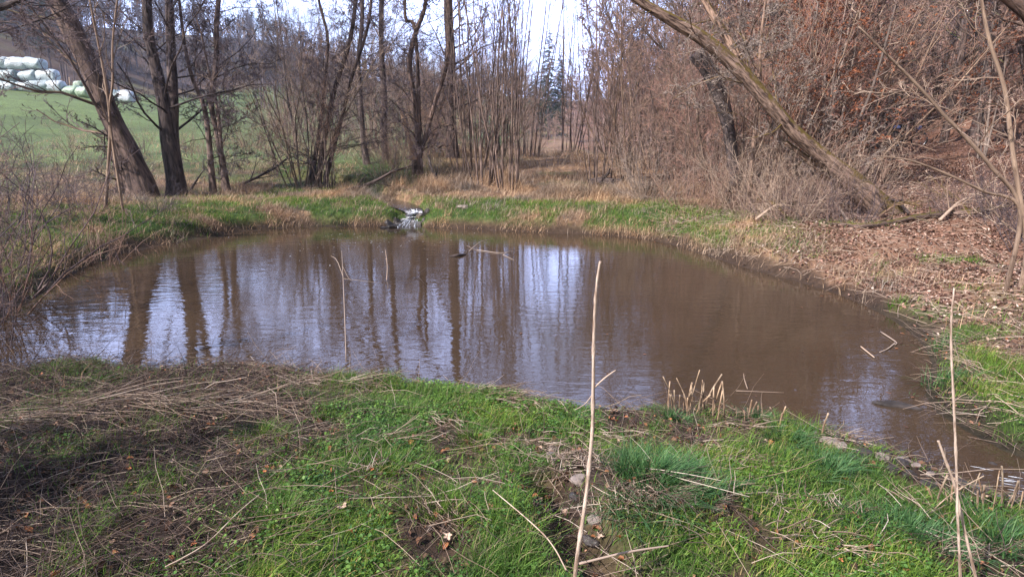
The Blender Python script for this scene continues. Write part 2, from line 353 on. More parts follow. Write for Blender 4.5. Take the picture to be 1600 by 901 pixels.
def ground_mat():
    def fn(t, b, o):
        a = nd(t, 'ShaderNodeAttribute', attribute_name='gcol'); tc = nd(t, 'ShaderNodeTexCoord')
        n = nd(t, 'ShaderNodeTexNoise', Scale=9.0, Detail=9.0, Roughness=0.7); t.links.new(tc.outputs['Object'], n.inputs['Vector'])
        n2 = nd(t, 'ShaderNodeTexNoise', Scale=60.0, Detail=4.0, Roughness=0.7); t.links.new(tc.outputs['Object'], n2.inputs['Vector'])
        n3 = nd(t, 'ShaderNodeTexNoise', Scale=0.8, Detail=6.0, Roughness=0.65); t.links.new(tc.outputs['Object'], n3.inputs['Vector'])
        c = mixc(t, 1.0, a.outputs['Color'], ramp(t, n.outputs[0], [(0.3, (.45, .45, .45)), (0.7, (1.5, 1.5, 1.5))]), 'MULTIPLY')
        c = mixc(t, 1.0, c, ramp(t, n2.outputs[0], [(0.3, (.6, .6, .6)), (0.7, (1.4, 1.35, 1.3))]), 'MULTIPLY')
        c = mixc(t, 1.0, c, ramp(t, n3.outputs[0], [(0.3, (.75, .72, .7)), (0.7, (1.2, 1.22, 1.1))]), 'MULTIPLY')
        t.links.new(c, b.inputs['Base Color']); b.inputs['Roughness'].default_value = 0.95
        bp = nd(t, 'ShaderNodeBump', Strength=0.8, Distance=0.05); t.links.new(n.outputs[0], bp.inputs['Height']); t.links.new(bp.outputs[0], b.inputs['Normal'])
    return mat('ground', fn)
def water_mat():
    def fn(t, b, o):
        tc = nd(t, 'ShaderNodeTexCoord')
        n0 = nd(t, 'ShaderNodeTexNoise', Scale=0.5, Detail=3.0); t.links.new(tc.outputs['Object'], n0.inputs['Vector'])
        t.links.new(ramp(t, n0.outputs[0], [(0.3, (.046, .030, .019)), (0.7, (.062, .042, .027))]), b.inputs['Base Color'])
        b.inputs['Roughness'].default_value = 0.012; b.inputs['IOR'].default_value = 1.333; b.inputs['Specular IOR Level'].default_value = 0.5
        m1 = nd(t, 'ShaderNodeMapping'); m1.inputs['Scale'].default_value = (2.6, 7, 1); t.links.new(tc.outputs['Object'], m1.inputs[0])
        n1 = nd(t, 'ShaderNodeTexNoise', Scale=1.0, Detail=3.0, Roughness=0.5, Distortion=0.4); t.links.new(m1.outputs[0], n1.inputs['Vector'])
        m2 = nd(t, 'ShaderNodeMapping'); m2.inputs['Scale'].default_value = (7, 19, 1); m2.inputs['Rotation'].default_value = (0, 0, 0.12); t.links.new(tc.outputs['Object'], m2.inputs[0])
        n2 = nd(t, 'ShaderNodeTexNoise', Scale=1.0, Detail=2.0, Roughness=0.5); t.links.new(m2.outputs[0], n2.inputs['Vector'])
        n3 = nd(t, 'ShaderNodeTexNoise', Scale=0.35, Detail=2.0); t.links.new(tc.outputs['Object'], n3.inputs['Vector'])
        s = nd(t, 'ShaderNodeMath', operation='MULTIPLY'); t.links.new(n2.outputs[0], s.inputs[0]); t.links.new(ramp(t, n3.outputs[0], [(.35, (.1, .1, .1)), (.65, (.5, .5, .5))]), s.inputs[1])
        ad = nd(t, 'ShaderNodeMath', operation='ADD'); t.links.new(n1.outputs[0], ad.inputs[0]); t.links.new(s.outputs[0], ad.inputs[1])
        bp = nd(t, 'ShaderNodeBump', Strength=0.15, Distance=0.02); t.links.new(ad.outputs[0], bp.inputs['Height']); t.links.new(bp.outputs[0], b.inputs['Normal'])
    return mat('pond_water', fn)
M_GROUND = ground_mat(); M_WATER = water_mat()
def stream_mat():
    def fn(t, b, o):
        tc = nd(t, 'ShaderNodeTexCoord'); n = nd(t, 'ShaderNodeTexNoise', Scale=14.0, Detail=6.0, Distortion=0.8); t.links.new(tc.outputs['Object'], n.inputs['Vector'])
        a = nd(t, 'ShaderNodeAttribute', attribute_name='gcol')
        m = nd(t, 'ShaderNodeMath', operation='MULTIPLY'); t.links.new(a.outputs['Fac'], m.inputs[0]); t.links.new(ramp(t, n.outputs[0], [(.40, (0, 0, 0)), (.56, (1, 1, 1))]), m.inputs[1])
        t.links.new(mixc(t, m.outputs[0], (.05, .038, .030), (.78, .80, .88)), b.inputs['Base Color'])
        b.inputs['Roughness'].default_value = 0.12; b.inputs['IOR'].default_value = 1.333; b.inputs['Specular IOR Level'].default_value = 0.5
        bp = nd(t, 'ShaderNodeBump', Strength=0.25, Distance=0.03); t.links.new(n.outputs[0], bp.inputs['Height']); t.links.new(bp.outputs[0], b.inputs['Normal'])
    return mat('stream_water', fn)
M_STREAM = stream_mat()
def bale_mat(name, c):
    def fn(t, b, o):
        tc = nd(t, 'ShaderNodeTexCoord'); oi = nd(t, 'ShaderNodeObjectInfo')
        n = nd(t, 'ShaderNodeTexNoise', Scale=4.0, Detail=5.0, Distortion=1.2); t.links.new(tc.outputs['Object'], n.inputs['Vector'])
        c1 = mixc(t, 1.0, ramp(t, n.outputs[0], [(.3, tuple(x * .65 for x in c)), (.7, c)]), ramp(t, oi.outputs['Random'], [(0, (.75, .8, .82)), (1, (1.1, 1.08, 1.1))]), 'MULTIPLY')
        t.links.new(c1, b.inputs['Base Color']); b.inputs['Roughness'].default_value = 0.38; b.inputs['Specular IOR Level'].default_value = 0.5
        bp = nd(t, 'ShaderNodeBump', Strength=0.8, Distance=0.08); t.links.new(n.outputs[0], bp.inputs['Height']); t.links.new(bp.outputs[0], b.inputs['Normal'])
    return mat(name, fn)
M_BALE = bale_mat('bale_green_film', (.54, .62, .66)); M_BALEW = bale_mat('bale_white_film', (.62, .68, .74)); M_BALEG = bale_mat('bale_lime_film', (.44, .56, .42)); M_BALED = bale_mat('bale_dark_film', (.20, .27, .30))

# ------------------------------------------------------------------ ground zones
GX = [(-2.6, 0), ]
def zones(x, y, sd):
    """weights: green, straw, litter, mud (sum 1) from place alone"""
    n1 = fbm(x * 1.3 + 7, y * 1.3, 31); n2 = fbm(x * 2.6, y * 2.6 + 3, 41); n3 = fbm(x * .25, y * .25, 51)
    near = (1 - ss(6.5, 8.5, y)) * (1 - ss(3.9, 4.4, x - 1.5 * ss(3.6, 2.2, y)))
    nearish = near * (y < 6.5)
    bl = -1.25 - 0.15 * (y - 2) + 0.6 * (n1 - .5)               # edge between dead stems (left) and green (right)
    g_near = np.maximum(ss(-.35, .35, x - bl), .55 * ss(.50, .60, fbm(x * 1.9 + 2, y * 1.9 + 8, 93))) * ss(.36, .52, n2 * .6 + n1 * .4) * (1 - 0.8 * np.exp(-(gully(x, y) / .16) ** 2))
    farbank = ss(9, 11, y) * (1 - ss(1.6, 2.6, sd)) * (sd > 0)
    g_bank = farbank * ss(.05, .4, sd) * ss(5.5, 3.0, x - 0.06 * y) * ss(.24, .44, n1) * 0.95
    dl = .06 * y - x; dr = -dl
    field = ss(2, 7, dl) * ss(21.5, 25, y - 3.0 * (n1 - .5) * 2 + np.clip(9 - dl, 0, 9) * .8) * (1 - ss(66, 72, dl)) 
    g_mid = 0.6 * ss(.58, .7, fbm(x * .5, y * .5, 77)) * ss(8, 12, y) * (1 - farbank) * (1 - ss(3, 6, dr))
    g_right = np.maximum(ss(3.6, 4.2, x) * (1 - ss(1.0, 2.6, sd)) * (1 - ss(6.5, 8.5, y)) * ss(.35, .58, n1) * .8, (x > 3) * .8 * ss(.60, .68, fbm(x * 1.1, y * 1.1, 97)) * (y < 16) * (sd < 5))
    g_left = (x < -4) * ss(.38, .52, n1) * (y < 25) * .75
    green = np.clip(np.where(nearish > .5, g_near, np.maximum.reduce([g_bank, field, g_mid, g_right, g_left])), 0, 1)
    litter = np.clip(ss(3.2, 5.0, dr) * ((y > 4.5) | (x > 5)) + ss(68, 76, dl) * (y > 25), 0, 1) * (1 - 0.0 * farbank)
    mud = ss(.34, .12, sd + .3 * (n1 - .5)) * 0.9
    mud = np.maximum(mud, np.where(nearish > .5, (1 - g_near) * .93, 0))
    green = green * (1 - mud); litter = np.clip(litter, 0, 1) * (1 - green) * (1 - mud)
    straw = np.clip(1 - green - litter - mud, 0, 1)
    return green, straw, litter, mud
def axis_lines(segs):
    o = [segs[0][0]]
    for a, b, s0, s1 in segs:
        x = a
        while x < b - 1e-6:
            f = (x - a) / (b - a); x += s0 + (s1 - s0) * f; o.append(min(x, b))
    return np.unique(np.round(np.array(o), 4))
xs = axis_lines([(-420, -60, 20, 3), (-60, -12, 2.5, .3), (-12, -4, .2, .06), (-4, 5, .04, .04), (5, 12, .05, .2), (12, 60, .3, 2.5), (60, 420, 3, 20)])
ys = axis_lines([(-60, -2, 8, .5), (-2, 1.4, .3, .06), (1.4, 6.5, .035, .05), (6.5, 13.5, .12, .1), (13.5, 19, .05, .1), (19, 70, .15, 2), (70, 620, 3, 20)])
X, Y = np.meshgrid(xs, ys); sdg = pond_sd(X, Y); Z = H(X, Y, sdg)
g, s_, l_, m_ = zones(X, Y, sdg)
dlg = .06 * Y - X
colg = np.where((Y > 24)[..., None], np.array([.105, .150, .055]), np.array([.04, .085, .02]))
col = (g[..., None] * colg + s_[..., None] * np.array([.24, .155, .105]) + l_[..., None] * np.where((Y > 24)[..., None], np.where((X > 8)[..., None], np.array([.21, .115, .088]), np.array([.10, .065, .055])), np.array([.23, .13, .095])) + m_[..., None] * np.array([.034, .023, .019]))
col = np.where(((X < -1.0) & (Y < 6.5) & (sdg > 0))[..., None], col * np.array([.62, .6, .62]), col)  # near left bank: ground colour darkened as well, deepening the shade there
col = col * np.where(Y > 20, .72 + .56 * fbm(X * .22, Y * .22, 123), 1)[..., None]
nx, ny = len(xs), len(ys)
ii = (np.arange(ny - 1)[:, None] * nx + np.arange(nx - 1)[None, :])
gf = np.stack([ii, ii + 1, ii + nx + 1, ii + nx], -1).reshape(-1, 4)
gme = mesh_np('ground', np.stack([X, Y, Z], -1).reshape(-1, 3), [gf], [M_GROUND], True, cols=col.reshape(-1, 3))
tag(link('ground', gme), 'uneven valley ground of grass, straw and leaf litter around the pond', None, kind='structure')
# pond water sheet
wx = np.arange(-14, 12.01, .2); wy = np.arange(.5, 17.5, .2); WX, WY = np.meshgrid(wx, wy)
WS = pond_sd(WX, WY)
nxw, nyw = len(wx), len(wy); ii = (np.arange(nyw - 1)[:, None] * nxw + np.arange(nxw - 1)[None, :])
wf = np.stack([ii, ii + 1, ii + nxw + 1, ii + nxw], -1).reshape(-1, 4)
keep = (WS.ravel()[wf].min(1) < 0.05); wf = wf[keep]
wme = mesh_np('pond', np.stack([WX, WY, wz(WX, WY)], -1).reshape(-1, 3), [wf], [M_WATER], True)
tag(link('pond_water', wme), 'still brown pond water with mirrored trees', None, kind='structure')
# brook water strip
bp_, bw_ = resample([list(b) for b in BR], BRW, 60)
zc = resample([[b[2], 0, 0] for b in BR], BRW, 60)[0][:, 0]
tn = norm(np.gradient(bp_[:, :2], axis=0)); nrm = np.stack([-tn[:, 1], tn[:, 0]], -1)
V = []; fo = []
slope = np.abs(np.gradient(zc)) / np.maximum(np.linalg.norm(np.gradient(bp_[:, :2], axis=0), axis=1), 1e-6)
for j in range(9):
    u = (j - 4) / 4.0; rj = RNG.normal(0, .006, 60) * np.clip(slope * 6, 0, 1)
    V.append(np.stack([bp_[:, 0] + nrm[:, 0] * u * bw_ * 1.25, bp_[:, 1] + nrm[:, 1] * u * bw_ * 1.25, zc + .006 + rj], -1)); fo.append(np.clip(slope * 3.2 - .35, 0, 1) * (1 if abs(u) < .8 else .3))
V = np.stack(V, 1).reshape(-1, 3); fo = np.stack(fo, 1).reshape(-1)
ii = np.arange(59)[:, None] * 9 + np.arange(8)[None]
sf = np.stack([ii, ii + 1, ii + 10, ii + 9], -1).reshape(-1, 4)
tag(link('stream_water', mesh_np('stream', V, [sf], [M_STREAM], True, cols=np.stack([fo] * 3, -1))), 'shallow brook spilling over a low drop into the pond', None, kind='structure')

# ------------------------------------------------------------------ scatter helpers
def blades(P, h, wd, az, lean, segs=3, curl=1.0):
    """P (n,3) -> strips ending in a point"""
    n = len(P); d = np.stack([np.cos(az), np.sin(az), np.zeros(n)], -1); side = np.stack([-np.sin(az + .5), np.cos(az + .5), np.zeros(n)], -1)
    V = []
    for j in range(segs + 1):
        t = j / segs; c = P + d * (h * lean * (t ** (1 + curl)))[:, None]; c[:, 2] += h * (t - .28 * np.minimum(lean, 2) * t * t)
        wj = (wd * (1 - t ** 1.6) * .5)[:, None]
        if j < segs: V += [c - side * wj, c + side * wj]
        else: V += [c]
    V = np.stack(V, 1); K = 2 * segs + 1; b = (np.arange(n) * K)[:, None]
    F4 = np.concatenate([b + np.array([[2 * j, 2 * j + 1, 2 * j + 3, 2 * j + 2]]) for j in range(segs - 1)]) if segs > 1 else np.zeros((0, 4), int)
    F3 = b + np.array([[2 * segs - 2, 2 * segs - 1, 2 * segs]])
    return V.reshape(-1, 3), F4, F3
def leaves(rng, P, size, tilt=0.5, aspect=0.7, curl=0.25):
    n = len(P); az = rng.random(n) * 6.283; a = np.stack([np.cos(az), np.sin(az), rng.normal(0, tilt, n)], -1); a = norm(a)
    up = norm(np.stack([rng.normal(0, tilt, n), rng.normal(0, tilt, n), np.ones(n)], -1)); b = norm(np.cross(up, a)); c = np.cross(a, b)
    prof = [(-.5, 0, 0), (-.2, .42, 1), (.22, .40, 1), (.55, 0, .3), (.22, -.40, 1), (-.2, -.42, 1)]
    cu = rng.normal(curl, .15, n)
    V = [P + a * (size * u)[:, None] + b * (size * v * aspect)[:, None] + c * (size * cu * k)[:, None] for u, v, k in prof]
    V = np.stack(V, 1).reshape(-1, 3); B = (np.arange(n) * 6)[:, None]
    return V, np.concatenate([B + np.array([[0, 1, 2, 3]]), B + np.array([[0, 3, 4, 5]])])
def pick(rng, n, box, wfn):
    x = rng.uniform(box[0], box[1], n); y = rng.uniform(box[2], box[3], n); sd = pond_sd(x, y)
    p = wfn(x, y, sd); k = rng.random(n) < p; x, y, sd = x[k], y[k], sd[k]
    z = H(x, y, sd); return np.stack([x, y, z], -1), sd
def inview(x, y, m=60): return (np.abs(x / np.maximum(y, .3)) < np.where(x > 0, 1300, 800 + m) / F * 1.03) & (y > 1.3)
def stuff(name, me, label, cat): return tag(link(name, me), label, cat, kind='stuff')

# near bank grass
rng = np.random.default_rng(11)
def wg(x, y, sd):
    g, s, l, m = zones(x, y, sd); cl = ss(.35, .62, fbm(x * 5, y * 5, 61, 3)); return (g * (0.35 + .65 * cl) + .05) * (sd > .04) * inview(x, y)
P, sd = pick(rng, 560000, (-4, 7.0, 1.3, 6.0), wg)
n = len(P); tall = ss(.5, .75, fbm(P[:, 0] * 2.2, P[:, 1] * 2.2, 71))
V, F4, F3 = blades(P, rng.uniform(.025, .075, n) + tall * rng.uniform(0, .11, n), rng.uniform(.0022, .0052, n), rng.random(n) * 6.283, rng.uniform(.2, 1.5, n))
stuff('grass', mesh_np('grass', V, [F4, F3], [M_GRASS]), 'short fresh green grass covering the near bank', 'grass')
# near bank herb leaves
def wh(x, y, sd):
    g, s, l, m = zones(x, y, sd); cl = ss(.42, .58, fbm(x * 2.4 + 5, y * 2.4, 63, 3)); return g * (.06 + .94 * cl) * (sd > .05) * inview(x, y) * (1 - .55 * ss(.3, .9, x))
P, sd = pick(rng, 270000, (-4, 7.0, 1.3, 6.0), wh); n = len(P); P[:, 2] += rng.uniform(.005, .05, n)
V, F4 = leaves(rng, P, rng.uniform(.008, .021, n), .35, .95, .12)
stuff('ground_cover', mesh_np('ground_cover', V, [F4], [M_HERB]), 'small round-leaved green herbs carpeting the near bank', 'ground cover')
# near bank dry straw and dead stems
def ws(x, y, sd):
    g, s, l, m = zones(x, y, sd); left = ss(-.6, -1.7, x); return (left * .9 + (1 - left) * (1 - g) * .40 + .03) * (sd > .0) * inview(x, y, 200) * (y < 6.4)
def sticks(rng, P, L, r, tilt, wig=.12, lift=.01, azf=None):
    n = len(P); az = rng.random(n) * 6.283 if azf is None else azf(n); d = norm(np.stack([np.cos(az), np.sin(az), np.abs(rng.normal(0, tilt, n))], -1))
    o = np.empty((n, 4, 3)); o[:, 0] = P + np.array([0, 0, lift]); 
    for j in range(1, 4):
        d = norm(d + rng.normal(size=d.shape) * wig - np.array([0, 0, .10])); o[:, j] = o[:, j - 1] + d * (L / 3)[:, None]
    h = H(o[:, 1:, 0], o[:, 1:, 1]); o[:, 1:, 2] = np.maximum(o[:, 1:, 2], h + .006)
    return o, r[:, None] * np.array([[1, .9, .75, .45]])
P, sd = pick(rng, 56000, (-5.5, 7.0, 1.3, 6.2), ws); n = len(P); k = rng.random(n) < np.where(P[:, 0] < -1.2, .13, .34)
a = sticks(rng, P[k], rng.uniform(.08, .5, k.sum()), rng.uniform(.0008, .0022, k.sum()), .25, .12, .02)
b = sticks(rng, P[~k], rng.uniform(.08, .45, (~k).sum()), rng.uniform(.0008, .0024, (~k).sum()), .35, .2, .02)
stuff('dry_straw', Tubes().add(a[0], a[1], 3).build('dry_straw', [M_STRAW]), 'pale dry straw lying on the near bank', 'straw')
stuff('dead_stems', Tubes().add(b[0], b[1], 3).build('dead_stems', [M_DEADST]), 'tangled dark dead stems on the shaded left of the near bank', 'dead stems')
# a band of laid straw on the left
p0 = at(40, 655, .35); c = []
nb = 150; t = rng.random(nb); A = at(-60, 665, .33); B = at(420, 625, .33)
P = A + (B - A) * t[:, None] + rng.normal(0, .10, (nb, 3)) * np.array([1, 1, 0]); P[:, 2] = H(P[:, 0], P[:, 1]) + rng.uniform(.02, .10, nb)
az0 = math.atan2(B[1] - A[1], B[0] - A[0])
o_, r_ = sticks(rng, P, rng.uniform(.25, .8, nb), rng.uniform(.0012, .0028, nb), .10, .13, .03, lambda n: az0 + rng.normal(0, .38, n))
stuff('reed_straw', Tubes().add(o_, r_, 4).build('reed_straw', [M_STRAW]), 'band of long flattened pale reed straw on the left bank', 'straw')
# small heaps of broken dry straw in the grass
pts_ = []; rad_ = []
for px, py, n_, az_, L_ in [(800, 625, 90, 0.1, .22), (830, 640, 50, -.5, .2), (760, 612, 60, .5, .2), (690, 668, 40, 2.4, .2), (820, 700, 60, .2, .16), (870, 740, 70, 1.2, .16), (600, 690, 45, .6, .3), (580, 740, 30, 1.8, .25), (905, 730, 70, 1.3, .2), (1150, 730, 60, .4, .2), (1100, 700, 35, 0, .2), (1170, 665, 40, .1, .25),
                           (1290, 800, 60, .8, .14), (1190, 790, 40, 1.0, .2), (1240, 845, 50, .5, .2), (1450, 800, 50, .9, .25), (1380, 700, 60, -.5, .2), (1300, 680, 50, -.4, .2), (700, 830, 35, 2.0, .2), (960, 790, 80, 1.7, .13), (1330, 870, 40, .3, .2), (1500, 880, 40, .8, .25), (560, 600, 60, .2, .3), (500, 600, 60, 2.9, .3), (940, 690, 40, 0, .15), (1030, 810, 60, 1.4, .12)]:
    c_ = ground(px, py); P = c_ + rng.normal(0, 1, (n_, 3)) * np.array([.10, .06, 0]); P[:, 2] = H(P[:, 0], P[:, 1]) + rng.uniform(.0, .04, n_)
    a = sticks(rng, P, rng.uniform(.3, 1.1, n_) * L_, rng.uniform(.0012, .0028, n_), .12, .15, .01, lambda n, q=az_: q + rng.normal(0, .45, n)); pts_.append(a[0]); rad_.append(a[1])
stuff('dry_straw', Tubes().add(np.concatenate(pts_), np.concatenate(rad_), 4).build('straw_heaps', [M_STRAW]), 'small heaps of broken pale straw among the near bank grass', 'straw')
# dead leaves near
def wl(x, y, sd):
    g, s, l, m = zones(x, y, sd); return (.12 + .5 * (1 - g)) * (sd > .05) * inview(x, y) * (y < 6.4)
P, sd = pick(rng, 22000, (-4.5, 7.0, 1.3, 6.2), wl); n = len(P); P[:, 2] += .015
V, F4 = leaves(rng, P, rng.uniform(.012, .040, n) , .5, .8, .3)
stuff('leaf_litter', mesh_np('leaf_litter_near', V, [F4], [M_LITTERN]), 'scattered small brown dead leaves on the near bank', 'dead leaves')
# far bank and right bank grass, leaves, straw
def wfb(x, y, sd):
    g, s, l, m = zones(x, y, sd); return g * (sd > .02) * ((y > 5) | (x > 4.2)) * (sd < 7) * inview(x, y) * (.35 + .65 * ss(.4, .6, fbm(x * 3, y * 3, 66, 3)))
P, sd = pick(rng, 200000, (-16, 14, 1.5, 24), wfb); P2, sd2 = pick(rng, 420000, (-13, 7, 7.5, 19), wfb); P = np.concatenate([P, P2]); n = len(P)
V, F4, F3 = blades(P, rng.uniform(.04, .15, n), rng.uniform(.004, .009, n), rng.random(n) * 6.283, rng.uniform(.2, 1.3, n), 2)
stuff('grass', mesh_np('grass_far', V, [F4, F3], [M_GRASS]), 'green grass along the far bank and the pond edge', 'grass')
def wst(x, y, sd):
    g, s, l, m = zones(x, y, sd); 
    return (s * .9 + .22 * g + .4 * m * (y > 7.5) + .25 * l * (1 - ss(1, 2.2, sd))) * (sd > .0) * (y > 4) * inview(x, y) * (.12 + .88 * ss(.42, .6, fbm(x * 1.6, y * 1.6, 86, 3)))
P, sd = pick(rng, 230000, (-22, 9, 4, 34), wst); P2, sd2 = pick(rng, 360000, (-13, 7, 7.5, 19.5), wst); P = np.concatenate([P, P2]); sd = np.concatenate([sd, sd2]); n = len(P)
hh = rng.uniform(.05, .22, n) + (ss(2.0, 3.2, sd) * ss(.4, .6, fbm(P[:, 0] * .8, P[:, 1] * .8, 87)) * rng.uniform(.05, .5, n)) * np.where(P[:, 0] < -5, .45, 1)
V, F4, F3 = blades(P, hh, rng.uniform(.004, .009, n) * (1 + .04 * P[:, 1]), rng.random(n) * 6.283, rng.uniform(.1, 1.6, n), 2)
stuff('dry_grass', mesh_np('dry_grass', V, [F4, F3], [M_STRAWF]), 'bleached dry grass behind the far bank', 'dry grass')
def wlr(x, y, sd):
    g, s, l, m = zones(x, y, sd); return (l + .3 * s * (x > 2) + .1 * g * (x > 2)) * (sd > .03) * inview(x, y) * (.25 + .75 * ss(.38, .55, fbm(x * 2.1, y * 2.1, 99, 3)))
P1, sd = pick(rng, 330000, (3, 24, 2, 22), wlr); P2, sd = pick(rng, 60000, (6, 50, 14, 55), wlr)
P = np.concatenate([P1, P2]); n = len(P); P[:, 2] += .02
V, F4 = leaves(rng, P, rng.uniform(.018, .045, n) * (1 + .035 * P[:, 1]), .5, .7, .3)
stuff('leaf_litter', mesh_np('leaf_litter', V, [F4], [M_LITTER]), 'pinkish brown leaf litter covering the right bank and wooded slope', 'dead leaves')
def wrs(x, y, sd): return (x > 3.2) * (sd > .16) * inview(x, y) * .6
P, sd = pick(rng, 24000, (3, 16, 3, 16), wrs); n = len(P)
o_, r_ = sticks(rng, P, rng.uniform(.1, .5, n), rng.uniform(.002, .0045, n), .15, .2, .015)
stuff('dry_straw', Tubes().add(o_, r_, 3).build('twig_litter', [M_TW_P]), 'dry twigs and straw strewn over the right bank', 'straw')

# ------------------------------------------------------------------ trees
def tree_levels(rng, tp, tr, spec):
    """tp (n,P,3) stems; returns list of (pts, rad)"""
    out_ = []; p, r = tp, tr
    for s in spec:
        p, r = kids(rng, p, r, **s); out_.append((p, r))
    return out_
def build_tree(rng, tp, tr, spec, mt, mc, sides=6, crown_from=1, leaf=None):
    lv = tree_levels(rng, tp, tr, spec)
    T = Tubes().add(tp, tr, sides)
    for p, r in lv[:crown_from]: T.add(p, r, 4)
    C = Tubes()
    for p, r in lv[crown_from:]: C.add(p, r, 3)
    tm = T.build('trunk', [mt]); cm = C.build('crown', [mc]); lm = None
    if leaf:
        q = lv[-1][0][:, 1:].reshape(-1, 3); q = q[rng.random(len(q)) < leaf[1]] + rng.normal(0, .03, (1, 3))
        V, F4 = leaves(rng, q, rng.uniform(.5, 1.1, len(q)) * leaf[2], .9, .6, .2); lm = mesh_np('leaves', V, [F4], [leaf[0]])
    return tm, cm, lm
VAR = {}
def mkvar(kind, i, seed):
    rng = np.random.default_rng(seed)
    if kind == 'tree':
        tp, tr = stems(rng, 1, 13, .02, .10, .14, .06, 10, .10)
        sp_ = [dict(k=20, t0=.22, ang=.85, lr=.36, P=5, wig=.16, up=.10, rr=.45), dict(k=8, ang=.7, lr=.42, P=4, wig=.2, up=.05, rr=.5), dict(k=6, ang=.7, lr=.5, P=4, wig=.22, up=.03, rr=.55, rmin=.005), dict(k=5, ang=.6, lr=.55, P=3, wig=.2, up=.0, rr=.7, rmin=.004)]
        return build_tree(rng, tp, tr, sp_, M_ALDER, M_TW_B if i % 2 else M_TW_D, 8, 2)
    if kind == 'coppice':
        tp, tr = stems(rng, 11, 7.5, .35, .5, .032, .085, 10, .14)
        sp_ = [dict(k=11, t0=.12, ang=.7, lr=.36, P=5, wig=.18, up=.08, rr=.5), dict(k=6, ang=.7, lr=.45, P=4, wig=.22, up=.04, rr=.6), dict(k=4, ang=.6, lr=.5, P=3, wig=.2, up=.04, rr=.7)]
        return build_tree(rng, tp, tr, sp_, M_PALE if i % 2 else M_ALDER, [M_TW_B, M_TW_P, M_TW_R][i % 3], 5, 1)
    if kind == 'poles':
        tp, tr = stems(rng, 10, 11.5, .5, .17, .032, .04, 10, .14)
        sp_ = [dict(k=18, t0=.15, ang=.75, lr=.17, P=5, wig=.16, up=.08, rr=.4), dict(k=6, ang=.6, lr=.42, P=3, wig=.2, up=.08, rr=.6), dict(k=3, ang=.6, lr=.5, P=3, wig=.2, up=.04, rr=.7)]
        return build_tree(rng, tp, tr, sp_, M_ALDER, M_TW_D if i % 2 else M_TW_B, 5, 1)
    if kind == 'bush':
        tp, tr = stems(rng, 26, 2.6, .6, .8, .012, .10, 7, .2)
        sp_ = [dict(k=7, t0=.1, ang=.7, lr=.42, P=4, wig=.22, up=.0, rr=.6, rmin=.0022), dict(k=5, ang=.7, lr=.45, P=3, wig=.25, up=.0, rr=.7, rmin=.0018)]
        return build_tree(rng, tp, tr, sp_, [M_TW_P, M_TW_B, M_TW_D][i % 3], [M_TW_P, M_TW_B, M_TW_D][i % 3], 4, 1)
    if kind == 'bramble':
        tp, tr = stems(rng, 15, 2.7, .55, .7, .013, .16, 9, .3)
        sp_ = [dict(k=5, t0=.1, ang=.8, lr=.40, P=5, wig=.25, up=-.04, rr=.6, rmin=.003), dict(k=5, ang=.8, lr=.45, P=4, wig=.25, up=.0, rr=.6, rmin=.0022), dict(k=3, ang=.8, lr=.45, P=3, wig=.25, up=.0, rr=.7, rmin=.0018)]
        mm = [M_TW_D, M_TW_B, M_TW_D][i % 3]
        return build_tree(rng, tp, tr, sp_, mm, mm, 5, 1)
    if kind == 'rust':
        tp, tr = stems(rng, 4, 8, .2, .25, .06, .05, 9, .12)
        sp_ = [dict(k=12, t0=.12, ang=.95, lr=.34, P=5, wig=.14, up=.03, rr=.45), dict(k=6, ang=.7, lr=.42, P=4, wig=.2, up=.0, rr=.6), dict(k=4, ang=.6, lr=.5, P=3, wig=.2, up=.0, rr=.7)]
        return build_tree(rng, tp, tr, sp_, M_GREY, M_TW_R, 5, 1, (M_RUST, .8, .085))
    if kind == 'spruce':
        tp, tr = stems(rng, 1, 19, 0, 0, .22, .006, 12, .06); tp[:, -1, 2] += 1
        p1, r1 = kids(rng, tp, tr, 190, t0=.10, t1=1.0, ang=1.55, asd=.12, lr=.24, P=5, wig=.05, up=-.06, rr=.22, taper=.93)
        p2, r2 = kids(rng, p1, r1, 12, t0=.1, ang=.8, asd=.2, lr=.42, P=3, wig=.08, up=-.1, rr=.8, zflat=.35)
        T = Tubes().add(tp, tr, 7).build('trunk', [M_DARK]); 
        C = Tubes().add(p1, np.maximum(r1, .05) * np.linspace(1, .4, 5), 3).add(p2, np.full(r2.shape, .055) * np.linspace(1.2, .3, 3), 3).build('crown', [M_SPRUCE])
        return T, C, None
    if kind == 'far':
        tp, tr = stems(rng, 1, 15, 0, .04, .17, .03, 7, .12)
        sp_ = [dict(k=16, t0=.25, ang=.7, lr=.34, P=4, wig=.16, up=.14, rr=.4, rmin=.035), dict(k=7, ang=.7, lr=.45, P=3, wig=.2, up=.08, rr=.6, rmin=.028), dict(k=5, ang=.7, lr=.5, P=3, wig=.2, up=.0, rr=.7, rmin=.022)]
        lv = tree_levels(rng, tp, tr, sp_); T = Tubes().add(tp, tr, 5)
        for p, r in lv: T.add(p, r, 3)
        return T.build('far_tree', [M_TW_F if i < 4 else M_TW_G]), None, None
for kd, c in (('tree', 5), ('coppice', 6), ('poles', 3), ('bush', 5), ('bramble', 4), ('rust', 2), ('spruce', 2), ('far', 8)):
    VAR[kd] = [mkvar(kd, i, 100 + i * 7 + len(kd) * 3) for i in range(c)]
